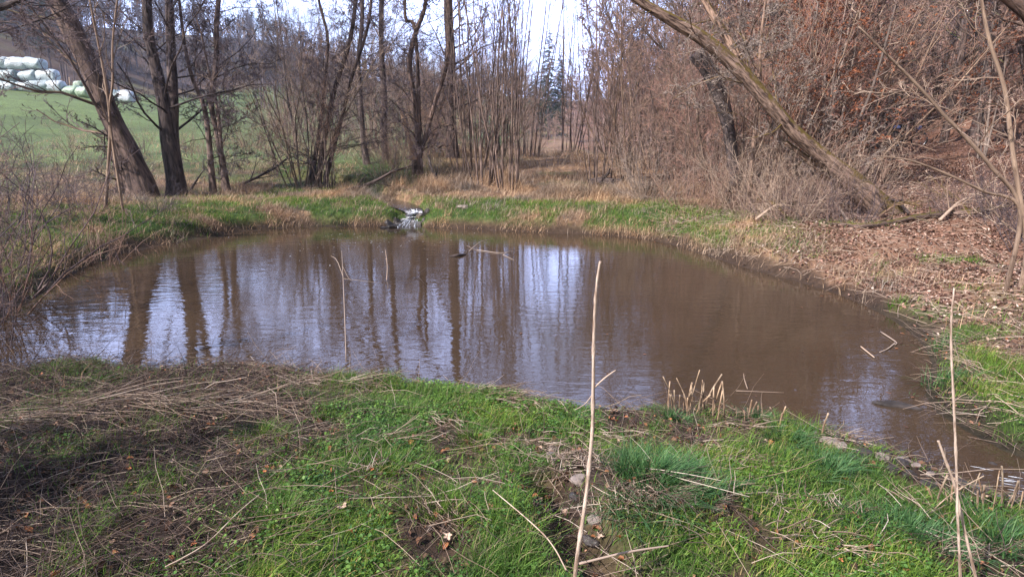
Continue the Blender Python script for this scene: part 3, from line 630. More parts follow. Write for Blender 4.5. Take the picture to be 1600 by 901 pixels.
def mass_tree(seed):
    rng = np.random.default_rng(seed); tp, tr = stems(rng, 1, 14, 0, .05, .16, .03, 5, .15)
    lv = tree_levels(rng, tp, tr, [dict(k=13, t0=.2, ang=.7, lr=.36, P=3, wig=.16, up=.14, rr=.4, rmin=.05), dict(k=6, ang=.7, lr=.5, P=3, wig=.2, up=.08, rr=.6, rmin=.035), dict(k=4, ang=.7, lr=.5, P=2, wig=.2, rr=.7, rmin=.03)])
    T = Tubes().add(tp, tr, 4)
    for p, r in lv: T.add(p, r, 3)
    return T.build('mass_tree', [M_TW_F])
VAR['mass'] = [mass_tree(900 + i) for i in range(4)]
NAMES = dict(tree='bare_tree', coppice='coppiced_shrub', poles='pole_thicket', bush='bare_bush', bramble='bramble_bush', rust='young_beech', spruce='spruce_tree', far='distant_tree')
CATS = dict(tree='tree', coppice='shrub', poles='shrub', bush='bush', bramble='bush', rust='tree', spruce='spruce', far='tree')
def place(kind, x, y, label, group=None, scale=1.0, rz=None, vi=None, sz=None, dz=-.05):
    v = VAR[kind][RNG.integers(len(VAR[kind])) if vi is None else vi]; rz = RNG.random() * 6.283 if rz is None else rz
    loc = (x, y, Hs(x, y) + dz); sc = (scale, scale, sz if sz else scale)
    if v[1] is None:
        o = link(NAMES[kind], v[0], loc=loc); o.rotation_euler = (0, 0, rz); o.scale = sc
    else:
        o = empty(NAMES[kind], loc, rz); o.scale = sc
        link('stems' if kind in ('coppice', 'poles', 'bush', 'bramble') else 'trunk', v[0], o); link('crown' if kind not in ('bush', 'coppice', 'poles', 'bramble') else 'twigs', v[1], o)
        if v[2]: link('leaves', v[2], o)
    return tag(o, label, CATS[kind], group)
MASS = []
def place_far(x, y, label, group, sc, vi):
    MASS.append((math.hypot(x, y), x, y, label, group, sc, vi, RNG.random() * 6.283))
def flush_far(limit=285):
    MASS.sort(key=lambda q: q[0]); 
    for q in MASS[:limit]: place('far', q[1], q[2], q[3], q[4], scale=q[5], vi=q[6], rz=q[7])
    VV = []; FF = []; b = 0
    for q in MASS[limit:]:
        me = VAR['mass'][q[6] % 4]; n = len(me.vertices); v = np.empty(n * 3, np.float32); me.vertices.foreach_get('co', v); v = v.reshape(-1, 3) * q[5]
        f = np.empty(len(me.loops), np.int32); me.loops.foreach_get('vertex_index', f); c, s_n = math.cos(q[7]), math.sin(q[7])
        VV.append(np.stack([v[:, 0] * c - v[:, 1] * s_n + q[1], v[:, 0] * s_n + v[:, 1] * c + q[2], v[:, 2] + Hs(q[1], q[2])], -1)); FF.append(f.reshape(-1, 4) + b); b += n
    if VV: tag(link('far_wood', mesh_np('far_wood', np.concatenate(VV), FF, [M_TW_F], True)), 'far bare wood closing the hilltops and the end of the valley', 'wood', kind='stuff')
def px_xy(px, Yd): return (px - 800) / F * (Yd * cp + .35), Yd   # at ground near horizon rows

# ---- hero trees, given by where their trunks run
def hero(name, label, stemdefs, mt, mc, spec, sides=20, rough=.12, group=None, seed=5, crown_from=1, flare=1.5, up_ext=None, twig_sides=3):
    rng = np.random.default_rng(seed); T = Tubes(); S = []; base = None
    for path, rad in stemdefs:
        p = np.array(path); r = np.array(rad, float)
        gz0 = Hs(p[0][0], p[0][1])
        if p[0][2] > gz0 - .1:
            k_ = np.array([p[0][0] * 1.0, p[0][1], gz0 - .15]); p = np.concatenate([[k_], p]) if p[0][2] > gz0 + .12 else np.concatenate([[k_], p[1:]]); r = np.concatenate([[r[0] * 1.12], r]) if len(p) > len(r) else r
        if base is None: base = p[0].copy(); base[2] = Hs(base[0], base[1])
        q, rr = resample(p, r, 40); T.add(q, rr, sides, True); q8, r8 = resample(p, r, 10); S.append((q8, r8))
    tp = np.stack([s[0] for s in S]); tr = np.stack([s[1] for s in S])
    lv = tree_levels(rng, tp, tr, spec)
    if crown_from:
        for p, r in lv[:crown_from]: T.add(p, r, 5)
    C = Tubes()
    for p, r in lv[crown_from:]: C.add(p, r, twig_sides)
    e = empty(name, base)
    link('trunk', T.build('trunk', [mt], rough=rough, offset=base, seed=seed), e)
    link('crown', C.build('crown', [mc], offset=base), e)
    return tag(e, label, 'tree', group)
def pth(Y0, pts, Yt=None):
    """pixel path at distance Y0..Yt -> world points"""
    n = len(pts); return [atY(a, b, Y0 + ((Yt if Yt else Y0) - Y0) * i / (n - 1)) for i, (a, b) in enumerate(pts)]
def R(pxw, Yd): return pxw * .5 / F * Yd * (.74 if Yd < 16 else .64)
SPT = [dict(k=15, t0=.22, ang=.95, lr=.40, P=7, wig=.17, up=.05, rr=.18), dict(k=9, ang=.75, lr=.42, P=5, wig=.2, up=.03, rr=.5), dict(k=7, ang=.7, lr=.45, P=4, wig=.22, up=.0, rr=.6), dict(k=5, ang=.6, lr=.55, P=3, wig=.2, up=.0, rr=.7, rmin=.005)]
SPT2 = [dict(k=22, t0=.15, ang=1.0, lr=.30, P=7, wig=.18, up=.02, rr=.20), dict(k=9, ang=.75, lr=.45, P=5, wig=.22, up=.0, rr=.5), dict(k=7, ang=.7, lr=.45, P=4, wig=.22, up=.0, rr=.6), dict(k=5, ang=.6, lr=.55, P=3, wig=.2, up=.0, rr=.7, rmin=.005)]
Yh = 16.6
hero('willow_tree', 'thick rough-barked tree leaning left with a hollow split base', [
    (pth(Yh, [(226, 318), (218, 285), (200, 240), (172, 180), (140, 105), (112, 45), (85, -10), (50, -110), (20, -220), (0, -330)]), [R(w_, Yh) for w_ in (78, 62, 50, 44, 43, 43, 40, 32, 22, 10)]),
    (pth(Yh, [(193, 322), (192, 285), (184, 240), (170, 190), (158, 150)]), [R(w_, Yh) for w_ in (48, 30, 26, 22, 14)])], M_WILLOW, M_TW_D, SPT, 26, .2, seed=5)
hero('alder_tree', 'dark double-trunked tree forking low beside the pond', [
    (pth(17.4, [(276, 306), (274, 280), (264, 220), (256, 165), (244, 110), (232, 50), (228, -20), (220, -120), (212, -240), (214, -340)]), [R(w_, 17.4) for w_ in (58, 42, 36, 30, 24, 21, 19, 16, 12, 6)]),
    (pth(17.5, [(276, 306), (275, 280), (268, 220), (270, 160), (268, 100), (266, 40), (264, -20), (270, -120), (284, -240), (280, -340)]), [R(w_, 17.4) for w_ in (50, 38, 34, 24, 20, 18, 16, 13, 10, 5)])], M_DARK, M_TW_D, SPT, 22, .14, seed=8)
hero('alder_tree', 'slim grey tree of two crossing stems with mossy feet', [
    (pth(17.8, [(333, 302), (330, 260), (326, 215), (318, 165), (300, 120), (287, 60), (280, 0), (270, -80), (262, -160)]), [R(w_, 17.8) for w_ in (20, 14, 12, 11, 9, 7, 6, 5, 3)]),
    (pth(17.8, [(356, 300), (347, 250), (338, 205), (330, 160), (338, 100), (338, 40), (342, -20), (336, -120), (330, -240)]), [R(w_, 17.8) for w_ in (20, 14, 11, 13, 13, 12, 10, 8, 4)]),
    (pth(17.8, [(350, 296), (346, 240), (342, 190), (336, 150), (326, 110), (316, 60), (300, 10)]), [R(w_, 17.8) for w_ in (12, 10, 8, 7, 5, 4, 3)])], M_ALDER, M_TW_D, SPT2, 14, .08, seed=12)
hero('bare_sapling', 'thin forked sapling in front of the leaning tree', [
    (pth(13.5, [(163, 362), (166, 310), (170, 250), (172, 190), (165, 130), (152, 60), (140, 0), (132, -60)]), [R(w_, 13.5) for w_ in (11, 8, 7, 6, 5, 4.5, 4, 3)]),
    (pth(13.5, [(172, 190), (176, 130), (176, 70), (182, 10), (190, -50)]), [R(w_, 13.5) for w_ in (5, 4.5, 4, 3.5, 2)])], M_PALE, M_TW_P, [dict(k=6, t0=.4, ang=.5, lr=.25, P=4, wig=.15, up=.1, rr=.5), dict(k=4, ang=.6, lr=.4, P=4, rr=.6)], 8, .05, seed=3)
# centre
hero('alder_tree', 'dark twin-stemmed tree rising out of the reed shrub left of the brook', [
    (pth(20, [(498, 275), (505, 230), (520, 150), (545, 70), (556, 0), (566, -120), (560, -260)]), [R(w_, 20) for w_ in (16, 12, 11, 10, 9, 8, 4)]),
    (pth(20, [(488, 275), (500, 200), (508, 130), (512, 60), (498, 0), (480, -110), (470, -240)]), [R(w_, 20) for w_ in (14, 9, 8, 7, 6, 5, 3)]),
    (pth(20, [(510, 275), (530, 200), (550, 120), (575, 40), (585, -60), (600, -200)]), [R(w_, 20) for w_ in (13, 8, 8, 7, 6, 3)])], M_DARK, M_TW_D, SPT2, 10, .08, seed=21)
hero('alder_tree', 'straight grey trunk between the reed shrub and the broken stump', [
    (pth(24, [(574, 256), (568, 220), (563, 150), (560, 90), (566, 20), (560, -120), (570, -280)]), [R(w_, 24) for w_ in (20, 13, 11, 10, 9, 8, 4)])], M_ALDER, M_TW_D, SPT2, 12, .08, seed=22)
hero('alder_tree', 'taller straight dark trunk just left of the broken stump', [
    (pth(25, [(604, 252), (600, 215), (600, 150), (596, 80), (596, 10), (600, -120), (594, -290)]), [R(w_, 25) for w_ in (20, 15, 14, 12, 11, 9, 4)])], M_DARK, M_TW_D, SPT2, 12, .08, seed=23)
hero('alder_tree', 'curving fork-trunked tree beside the broken stump', [
    (pth(22, [(652, 252), (654, 225), (648, 160), (640, 100), (650, 50), (664, 10), (668, -60), (680, -200)]), [R(w_, 22) for w_ in (26, 14, 13, 12, 11, 9, 7, 3)]),
    (pth(22, [(652, 252), (664, 215), (680, 160), (698, 100), (702, 40), (700, -20), (708, -140), (716, -260)]), [R(w_, 22) for w_ in (20, 11, 10, 10, 9, 8, 6, 3)]),
    (pth(22, [(650, 60), (634, 30), (632, -10), (620, -100), (616, -200)]), [R(w_, 22) for w_ in (8, 7, 6, 5, 3)])], M_WILLOW, M_TW_D, SPT2, 12, .1, seed=24)
hero('alder_tree', 'broad dark trunk in the shade left of the pole thicket', [
    (pth(26, [(708, 262), (706, 220), (702, 150), (704, 80), (700, 0), (706, -140), (702, -300)]), [R(w_, 26) for w_ in (40, 27, 24, 22, 19, 15, 6)])], M_DARK, M_TW_D, SPT2, 14, .1, seed=25)
# broken stump
q = pth(21.6, [(646, 250), (640, 220), (630, 185), (624, 168)]); base = np.array(q[0])
o = link('broken_stump', Tubes().add(*resample(q, [R(w_, 21.6) for w_ in (18, 11, 9, 3)], 14), 9, True).build('broken_stump', [M_WOODP], rough=.35, offset=base), loc=base)
tag(o, 'snapped tree stump with bare orange wood facing the pond', 'stump')

# leaning mossy tree on the right
YL = 12.6
hero('leaning_tree', 'mossy tree trunk leaning steeply left over the right bank', [
    (pth(12.2, [(1392, 336), (1340, 292), (1290, 250), (1240, 205), (1200, 160), (1150, 105), (1100, 62), (1050, 32), (1000, 2), (930, -50), (850, -120), (780, -200)], 11.4), [R(w_, 12) for w_ in (66, 44, 34, 30, 28, 27, 24, 20, 17, 14, 9, 4)]),
    (pth(12.3, [(1380, 330), (1318, 292), (1268, 254), (1228, 222)], 12.2), [R(w_, 12) for w_ in (30, 20, 15, 8)])],
    M_MOSSY, M_TW_P, [dict(k=12, t0=.25, ang=1.1, lr=.24, P=7, wig=.14, up=.10, rr=.13), dict(k=7, ang=.6, lr=.4, P=5, wig=.2, up=.04, rr=.5), dict(k=6, ang=.7, lr=.45, P=4, wig=.2, rr=.6), dict(k=3, ang=.6, lr=.5, P=3, rr=.7)], 22, .22, seed=31)
hero('leaning_tree', 'second mossy limb-like tree behind the steeply leaning trunk', [
    (pth(13.4, [(1340, 305), (1270, 240), (1210, 180), (1165, 110), (1130, 50), (1100, 0), (1070, -70), (1050, -160)]), [R(w_, 13.4) for w_ in (20, 17, 17, 18, 16, 14, 11, 5)]),
    (pth(13.4, [(1185, 140), (1187, 100), (1190, 50), (1196, 0), (1200, -90)]), [R(w_, 13.4) for w_ in (9, 7, 6, 5, 3)])],
    M_MOSSY, M_TW_P, SPT2, 14, .12, seed=32)
o = link('broken_stump', Tubes().add(*resample(pth(14.6, [(1150, 300), (1140, 210), (1118, 130), (1088, 82)]), [R(w_, 14.6) for w_ in (26, 24, 30, 34)], 14), 10, True).build('rotten_stump', [M_DARK], rough=.3, offset=pth(14.6, [(1150, 300), (1, 1)])[0]), loc=pth(14.6, [(1150, 300), (1, 1)])[0])
tag(o, 'dark rotten snag with a broken top behind the leaning trunk', 'stump')
hero('bare_sapling', 'pale crooked sapling at the right edge bending over the bank', [
    (pth(7.4, [(1606, 392), (1592, 300), (1580, 220), (1570, 140), (1545, 60), (1530, -20), (1515, -120), (1510, -240)]), [R(w_, 7.4) for w_ in (14, 10, 9, 8, 7, 6, 5, 3)]),
    (pth(7.4, [(1594, 330), (1550, 262), (1500, 205), (1480, 185), (1440, 140), (1390, 90), (1340, 40)]), [R(w_, 7.4) for w_ in (8, 8, 8, 7, 6, 5, 3)]),
    (pth(7.4, [(1594, 330), (1535, 298), (1475, 270), (1420, 250), (1370, 244)]), [R(w_, 7.4) for w_ in (8, 6, 5, 4, 2)])], M_PALE, M_TW_P,
    [dict(k=8, t0=.15, ang=.9, lr=.3, P=5, wig=.15, up=.02, rr=.35), dict(k=5, ang=.6, lr=.4, P=4, wig=.2, rr=.6), dict(k=4, ang=.6, lr=.45, P=4, wig=.2, rr=.7)], 10, .06, seed=34)
hero('bare_tree', 'grey smooth trunk on the leafy slope left of the bicycle', [
    (pth(31, [(1372, 262), (1372, 200), (1366, 120), (1360, 40), (1362, -60), (1360, -220)]), [R(w_, 31) for w_ in (24, 17, 16, 15, 12, 6)])], M_GREY, M_TW_B, SPT2, 10, .05, seed=36)
hero('pine_tree', 'pine trunk with orange bark high on the right slope', [
    (pth(27, [(1305, 250), (1305, 160), (1304, 70), (1303, 20), (1303, -80), (1305, -200)]), [R(w_, 27) for w_ in (14, 12, 11, 11, 9, 5)])], M_PINE, M_TW_R, SPT2, 10, .05, seed=37)
hero('bare_tree', 'thick dark bough-like trunk leaning in at the top right corner', [
    (pth(9.5, [(1720, 330), (1690, 200), (1650, 80), (1590, 5), (1520, -40), (1440, -90)]), [R(w_, 9.5) for w_ in (44, 38, 34, 30, 22, 12)])], M_WILLOW, M_TW_B, SPT, 14, .12, seed=38)
hero('bare_tree', 'tree left of the frame whose bough reaches into the top left corner', [
    (pth(11, [(-150, 420), (-140, 250), (-120, 100), (-60, 30), (0, 12), (30, 0), (70, -20), (130, -50)]), [R(w_, 11) for w_ in (40, 34, 28, 18, 13, 11, 8, 4)])], M_DARK, M_TW_D, SPT, 12, .1, seed=39)

# ---- planted by place along the banks and up the slopes
def blocked(x, y):
    px = 800 + F * x / (y * cp + .35)
    if 1335 < px < 1505 and y < 37.5: return True
    if 1330 < px < 1620 and 11 < y < 30 and hashn(np.array([int(px)]), np.array([int(y * 7)]), 3)[0] < .85: return True
    return False
for px, Yd, kd, sc, vi, lab in [
    (470, 19.2, 'coppice', .95, 1, 'dense shrub of upright brown shoots at the left end of the brook'),
    (515, 18.8, 'poles', .55, 0, 'clump of thin pale shoots rising from dry reeds left of the brook'),
    (760, 19.6, 'poles', 1.0, 1, 'thicket of tall thin dark poles right of the brook'),
    (800, 19.0, 'poles', .95, 0, 'thicket of tall thin poles standing in straw behind the far bank'),
    (735, 21.5, 'poles', 1.0, 2, 'thin pole thicket behind the straw tussock right of the brook'),
    (826, 27, 'poles', 1.15, 0, 'tall thin pole clump at the left side of the valley gap'), (886, 30, 'poles', 1.15, 2, 'tall thin pole clump at the right side of the valley gap'),
    (935, 19.5, 'poles', .8, 1, 'upright multi-stemmed shrub right of the valley gap'),
    (980, 20.0, 'coppice', .95, 3, 'pale-stemmed forking shrub behind the far bank path'),
    (440, 22, 'coppice', .45, 2, 'low spreading shrub between the slim grey tree and the reed shrub')]:
    x, y = px_xy(px, Yd); place(kd, x, y, lab, scale=sc, vi=vi)
grp = 'bare shrubs crowding the foot of the wooded right bank'
for px, Yd in [(1010, 17.5), (1055, 18.5), (1085, 16.2), (1130, 15.4), (1165, 17.0), (1195, 15.0), (1265, 18.5), (1020, 23), (1100, 21), (1180, 20), (1260, 19), (1350, 21), (950, 27)]:
    x, y = px_xy(px, Yd)
    if not blocked(x, y): place('coppice', x, y, 'bare twiggy shrub at the foot of the wooded right bank', grp, scale=RNG.uniform(.6, 1.0))
grp2 = 'low tangled bushes along the right bank'
for px, Yd in [(1020, 15.8), (1070, 14.8), (1120, 14.0), (1170, 13.4), (1215, 12.9), (1260, 12.5), (1300, 12.6), (1640, 9.0), (1180, 15.2), (1250, 14.0), (1230, 11.9), (1330, 13.4)]:
    x, y = px_xy(px, Yd); place('bush', x, y, 'low tangle of brown twigs under the leaning trunk on the right bank', grp2, scale=RNG.uniform(.55, .9))
grp = 'young beeches keeping rust-coloured leaves'
for px, Yd in [(1235, 16), (1275, 15.5), (1280, 16), (1250, 19), (1215, 21), (1200, 20), (1590, 18), (1530, 22), (1490, 38), (1420, 42), (1380, 44)]:
    x, y = px_xy(px, Yd)
    if not blocked(x, y): place('rust', x, y, 'young beech with clinging rust-coloured leaves on the right slope', grp, scale=RNG.uniform(.8, 1.15))
for k, (px, Yd, sc) in enumerate([(1170, 12.6, .3), (1205, 12.0, .34), (1240, 11.8, .38), (1275, 11.6, .42), (1305, 11.3, .46), (1335, 11.2, .44), (1480, 11.2, .3), (1495, 11.0, .38), (1525, 10.8, .4), (1560, 10.4, .42), (1590, 10.0, .42), (1625, 9.6, .4), (1350, 12.4, .34), (1480, 12.2, .38), (1540, 11.9, .42), (1585, 11.4, .45)]):
    x, y = px_xy(px, Yd); place('bramble', x, y, 'low dark tangle of arching twigs at the foot of the right slope', 'low arching tangles at the foot of the right slope', scale=sc * 1.1, vi=[1, 0, 1, 2][k % 4])
# right slope wood
grpw = 'bare trees of the wood on the right slope'; cnt = 0; tries = 0
pl = []
while cnt < 125 and tries < 6000:
    tries += 1; y = RNG.uniform(13, 48); dr = RNG.uniform(3.2, 46); x = .075 * y + dr
    if dr < 4.5 + .02 * y and y < 25: continue
    if abs(x / y) > .98 or blocked(x, y): continue
    if y < 20 and x < 9: continue
    if any((x - a) ** 2 + (y - b) ** 2 < (.8 + .02 * y) ** 2 for a, b in pl): continue
    pl.append((x, y)); cnt += 1
    kd = 'tree' if RNG.random() < .6 else 'coppice'
    place(kd, x, y, 'bare brown tree in the wood on the right slope' if kd == 'tree' else 'bare many-stemmed shrub in the wood on the right slope', grpw if kd == 'tree' else 'bare undergrowth shrubs in the wood on the right slope', scale=RNG.uniform(.8, 1.25))
cnt = 0
while cnt < 230:
    y = RNG.uniform(40, 120); x = y * RNG.uniform(.085, 1.0)
    if x - .06 * y < 3.5 or x > 75: continue
    cnt += 1
    place_far(x, y, 'brown bare tree high in the wood on the right slope', 'far bare trees high on the right slope', RNG.uniform(.6, 1.05), int(RNG.integers(4, 8)))
for x, y in [(11.5, 15), (13.5, 17), (16, 18.5), (12.5, 20), (18, 21), (15, 23.5), (20, 24), (9.5, 21), (8, 24), (17.5, 27), (22, 28), (11, 26), (6.8, 27), (14, 30)]:
    if not blocked(x, y): place('tree', x, y, 'tall bare tree near the foot of the right slope', 'tall bare trees near the foot of the right slope', scale=RNG.uniform(1.25, 1.6))
for px, y in [(1190, 30), (1235, 34), (1280, 27), (1320, 33), (1350, 38), (1465, 34), (1510, 30), (1560, 27), (1610, 31), (1250, 40), (1300, 42), (1490, 41), (1380, 43), (1440, 44), (1150, 26), (1110, 31)]:
    x, _ = px_xy(px, y); place('tree', x, y, 'tall bare tree near the foot of the right slope', 'tall bare trees near the foot of the right slope', scale=RNG.uniform(1.5, 1.8))
# valley trees, centre and left of the gap
cnt = 0; tries = 0; pl = []
while cnt < 50 and tries < 8000:
    tries += 1; y = RNG.uniform(26, 75); px = RNG.uniform(455, 830); x, _ = px_xy(px, y)
    if any((x - a) ** 2 + (y - b) ** 2 < (1.4 + .02 * y) ** 2 for a, b in pl): continue
    pl.append((x, y)); cnt += 1; kd = ['tree', 'tree', 'coppice', 'poles'][RNG.integers(4)]
    place(kd, x, y, {'tree': 'bare valley tree beyond the far bank, left of the gap', 'coppice': 'bare spreading shrub beyond the far bank, left of the gap', 'poles': 'distant thicket of thin poles beyond the far bank'}[kd],
          {'tree': 'bare trees along the brook beyond the far bank', 'coppice': 'bare shrubs along the brook beyond the far bank', 'poles': 'pole thickets along the brook beyond the far bank'}[kd], scale=RNG.uniform(.75, 1.05) * (.8 if kd == 'tree' else .9))
# shrubs at the field edge, left
for px, Yd, sc in [(395, 26, .3), (345, 27, .25), (300, 25, .22), (440, 30, .4), (120, 24, .25), (230, 26, .22), (440, 36, .4)]:
    x, y = px_xy(px, Yd); place('coppice', x, y, 'low bare bush at the lower edge of the green field', 'low bushes along the lower edge of the green field', scale=sc)
for k in range(26):
    y = RNG.uniform(70, 120); px = RNG.uniform(815, 905); x, _ = px_xy(px, y)
    place_far(x, y, 'low hazy brown tree in the valley gap', 'small far trees in the valley gap', RNG.uniform(.25, .42), int(RNG.integers(4, 8)))
grp = 'twiggy bushes among the dry grass beyond the far bank'
cnt = 0
while cnt < 24:
    y = RNG.uniform(19.5, 42); px = RNG.uniform(300, 1010); x, _ = px_xy(px, y)
    if 825 < px < 905 or (px < 450 and RNG.random() < .7) or brook(np.array([x]), np.array([y]))[0][0] < 1.0: continue
    cnt += 1; place('bush', x, y, 'small twiggy bush in the dry grass beyond the far bank', grp, scale=RNG.uniform(.6, 1.5))
# spruces at the end of the valley and on the far left hill
for px, Yd, sc in [(856, 112, 1.0), (838, 122, .9), (824, 130, .85), (869, 140, .9), (846, 150, .9), (880, 170, .8)]:
    x, y = px_xy(px, Yd); place('spruce', x, y, 'dark spruce closing the end of the valley gap', 'spruces at the end of the valley gap', scale=sc)
for i in range(26):
    y = RNG.uniform(108, 135); x, _ = px_xy(RNG.uniform(-60, 125), y)
    place('spruce', x, y, 'dark spruce in the wood above the silage bales', 'spruces above the silage bales', scale=RNG.uniform(.75, 1.05))
cnt = 0
while cnt < 290:
    y = RNG.uniform(62, 165); px = RNG.uniform(-80, 850); x, _ = px_xy(px, y); dl_ = .06 * y - x
    if dl_ < 70 and (y < 95 or dl_ < 6) : continue
    if dl_ < 66 and y < 110 and RNG.random() < .5: continue
    if px < 110 and dl_ < 73: continue
    cnt += 1
    place_far(x, y, 'purplish bare tree of the wood on the hill beyond the field', 'bare trees of the wood beyond the field', RNG.uniform(.6, 1.0), int(RNG.integers(0, 4)))
for k in range(330):
    y = RNG.uniform(140, 250); px = RNG.uniform(-60, 560); x, _ = px_xy(px, y)
    place_far(x, y, 'purplish bare tree along the hilltop beyond the field', 'bare trees along the hilltop', RNG.uniform(.7, 1.1), int(RNG.integers(0, 4)))
for k in range(170):
    y = RNG.uniform(150, 240); px = RNG.uniform(380, 1000); x, _ = px_xy(px, y)
    place_far(x, y, 'purplish bare tree at the far end of the valley', 'bare trees at the far end of the valley', RNG.uniform(.5, .85), int(RNG.integers(0, 4)))
flush_far()
# left bank thicket and shading trees left of the frame
for i, (x, y, sc) in enumerate([(-5.3, 5.6, .5), (-5.9, 6.6, .7), (-4.7, 4.6, .4), (-6.6, 7.6, .95), (-7.6, 8.6, .95), (-6.6, 5.4, 1.0), (-8.4, 9.8, .85), (-9.4, 11, .8), (-7.8, 6.8, 1.1), (-10.4, 12.2, .7), (-5.6, 3.9, .9), (-5.0, 5.0, .42), (-5.7, 6.0, .5), (-6.2, 7.0, .7), (-8.6, 12.5, .5), (-9.6, 13.5, .5), (-8.0, 13.8, .45), (-7.2, 10.4, .6), (-11, 14.5, .6), (-12, 16, .6)]):
    place('bramble', x, y, 'brown leafless bramble bush on the left bank', 'leafless bramble bushes on the left bank', scale=sc, vi=i % 4, dz=-.02)
for i, (x, y, sc) in enumerate([(a + .5, b - 1.7, c) for a, b, c in [(-5.6, 1.6, .5), (-6.0, 2.6, .55), (-5.4, .6, .5), (-6.4, 1.0, .6), (-5.2, 2.4, .4), (-6.6, 3.2, .6), (-5.9, -.2, .55), (-7.2, 2.0, .7), (-6.9, .2, .6), (-7.6, 3.8, .6)]]):
    place('rust' if i % 3 == 0 else 'coppice', x, y, 'bare shrub beside the left bank, just outside the photograph', 'bare shrubs left of the camera', scale=sc, vi=i % 2, rz=i * 1.7)

for x, y, sc in [(-4.2, -.9, .42), (-5.3, .2, .44), (-3.4, -2.1, .40), (-6.0, 1.3, .38), (-4.7, .8, .36)]:  # unseen spruces, placed and widened to throw shade on the near left bank
    place('spruce', x, y, 'unseen spruce left of the camera, set there to shade the near bank', 'unseen shading spruces left of the camera', scale=sc, sz=sc * .66, vi=0, rz=x * 3)

# ------------------------------------------------------------------ silage bales on the field
def bale(px, py, Yd, m, label, wpx=22, zb=None, ang=0.0, upright=False, rad=.57):
    rng = np.random.default_rng(int(px * 7 + py)); p = atY(px, py, Yd); ln = wpx / F * Yd * .5
    z = Hs(p[0], p[1]) if zb is None else zb
    prof = [(-1, .0), (-1, .55), (-.97, .82), (-.88, .95), (-.6, 1.0), (-.2, 1.01), (.2, .99), (.6, 1.01), (.88, .95), (.97, .82), (1, .55), (1, 0)]
    S = 24; V = []
    for u, r in prof:
        for k in range(S):
            t = k * 6.2832 / S; rr = r * rad * (1 + .08 * math.sin(2 * t + px) + .05 * math.sin(5 * t + u * 4 + px) + .03 * rng.normal())
            yy = rr * math.cos(t); zz = rr * math.sin(t) * .96; zz = max(zz, -rad * .86)
            zz -= .05 * rad * (1 + math.sin(u * 3 + px)) * (t < 3.14); V.append((u * ln, yy, zz + rad * .86) if not upright else (yy, zz, (u + 1) * ln))
    V = np.array(V); nP = len(prof)
    i = np.arange(nP - 1)[:, None] * S + np.arange(S)[None]; i2 = np.arange(nP - 1)[:, None] * S + (np.arange(S)[None] + 1) % S
    me = mesh_np('silage_bale', V, [np.stack([i, i2, i2 + S, i + S], -1).reshape(-1, 4)], [m], True)
    o = link('silage_bale', me, loc=(p[0], p[1], z - .03)); o.rotation_euler = (rng.normal(0, .03), rng.normal(0, .05), ang + rng.normal(0, .16)); o.location.y += rng.normal(0, .12); o.location.x += rng.normal(0, .06)
    return tag(o, label, 'silage bale', 'wrapped silage bales stacked on the green field')
YB = 57.0; pb_ = atY(40, 151, YB); zb0 = Hs(pb_[0], YB) - .05; print('BALE', pb_, zb0)
ordn = ['first', 'second', 'third', 'fourth', 'fifth', 'sixth', 'seventh']
bx0 = [-22, 4, 30, 56, 82]
for k, px in enumerate(bx0): bale(px + 10, 150, YB, M_BALEW if k == 4 else M_BALE, ['pale green wrapped bale at the left frame edge, bottom row', 'pale green wrapped bale, second from the left in the bottom row', 'pale green wrapped bale in the middle of the bottom row', 'pale green wrapped bale, fourth from the left in the bottom row', 'whitish wrapped bale with wrinkled film ending the stacked bottom row'][k], 27, zb0)
for k, px in enumerate([-14, 12, 43, 72]): bale(px + 2, 131, YB + .2, M_BALE, ['green wrapped bale at the left frame edge, middle row of the stack', 'green wrapped bale, second in the middle row of the stack', 'green wrapped bale, third in the middle row of the stack', 'green wrapped bale at the right end of the middle row'][k], 29, zb0 + 1.0)
for k, px in enumerate([2, 31, 58]): bale(px, 112, YB + .3, [M_BALE, M_BALEW, M_BALE][k], ['green wrapped bale with sunlit top, left in the top row', 'whitest wrapped bale, middle of the top row', 'green wrapped bale at the right end of the top row'][k], 28, zb0 + 2.0)
bale(115, 152, YB, M_BALEG, 'lime green wrapped bale right of the whitish one', 22); bale(134, 152, YB, M_BALEG, 'lime green wrapped bale touching the leaning trunk', 20)
bale(126, 130, YB + 4, M_BALEG, 'lone light green bale standing upright behind the row', 24, None, 0, True, .5)
bale(164, 154, YB, M_BALED, 'dark blue-green bale just right of the leaning trunk', 22); bale(182, 156, YB, M_BALED, 'dark blue-green bale, second from the right end of the line', 22); bale(200, 158, YB, M_BALEW, 'bluish white bale at the far right end of the line', 22, None, .15)
for px, py, Yd in [(8, 88, 84), (104, 96, 86), (30, 84, 88), (68, 90, 85)]:
    p = atY(px, py, Yd); z = Hs(p[0], p[1]); h = 1.7
    o = link('fence_post', Tubes().add([[0, 0, -.2], [0, 0, h * .5], [.02, 0, h]], [.10, .10, .09], 8, True).build('fence_post', [M_PALE]), loc=(p[0], p[1], z))
    tag(o, 'pale wooden fence post at the top edge of the green field', 'post', 'fence posts at the top of the field')

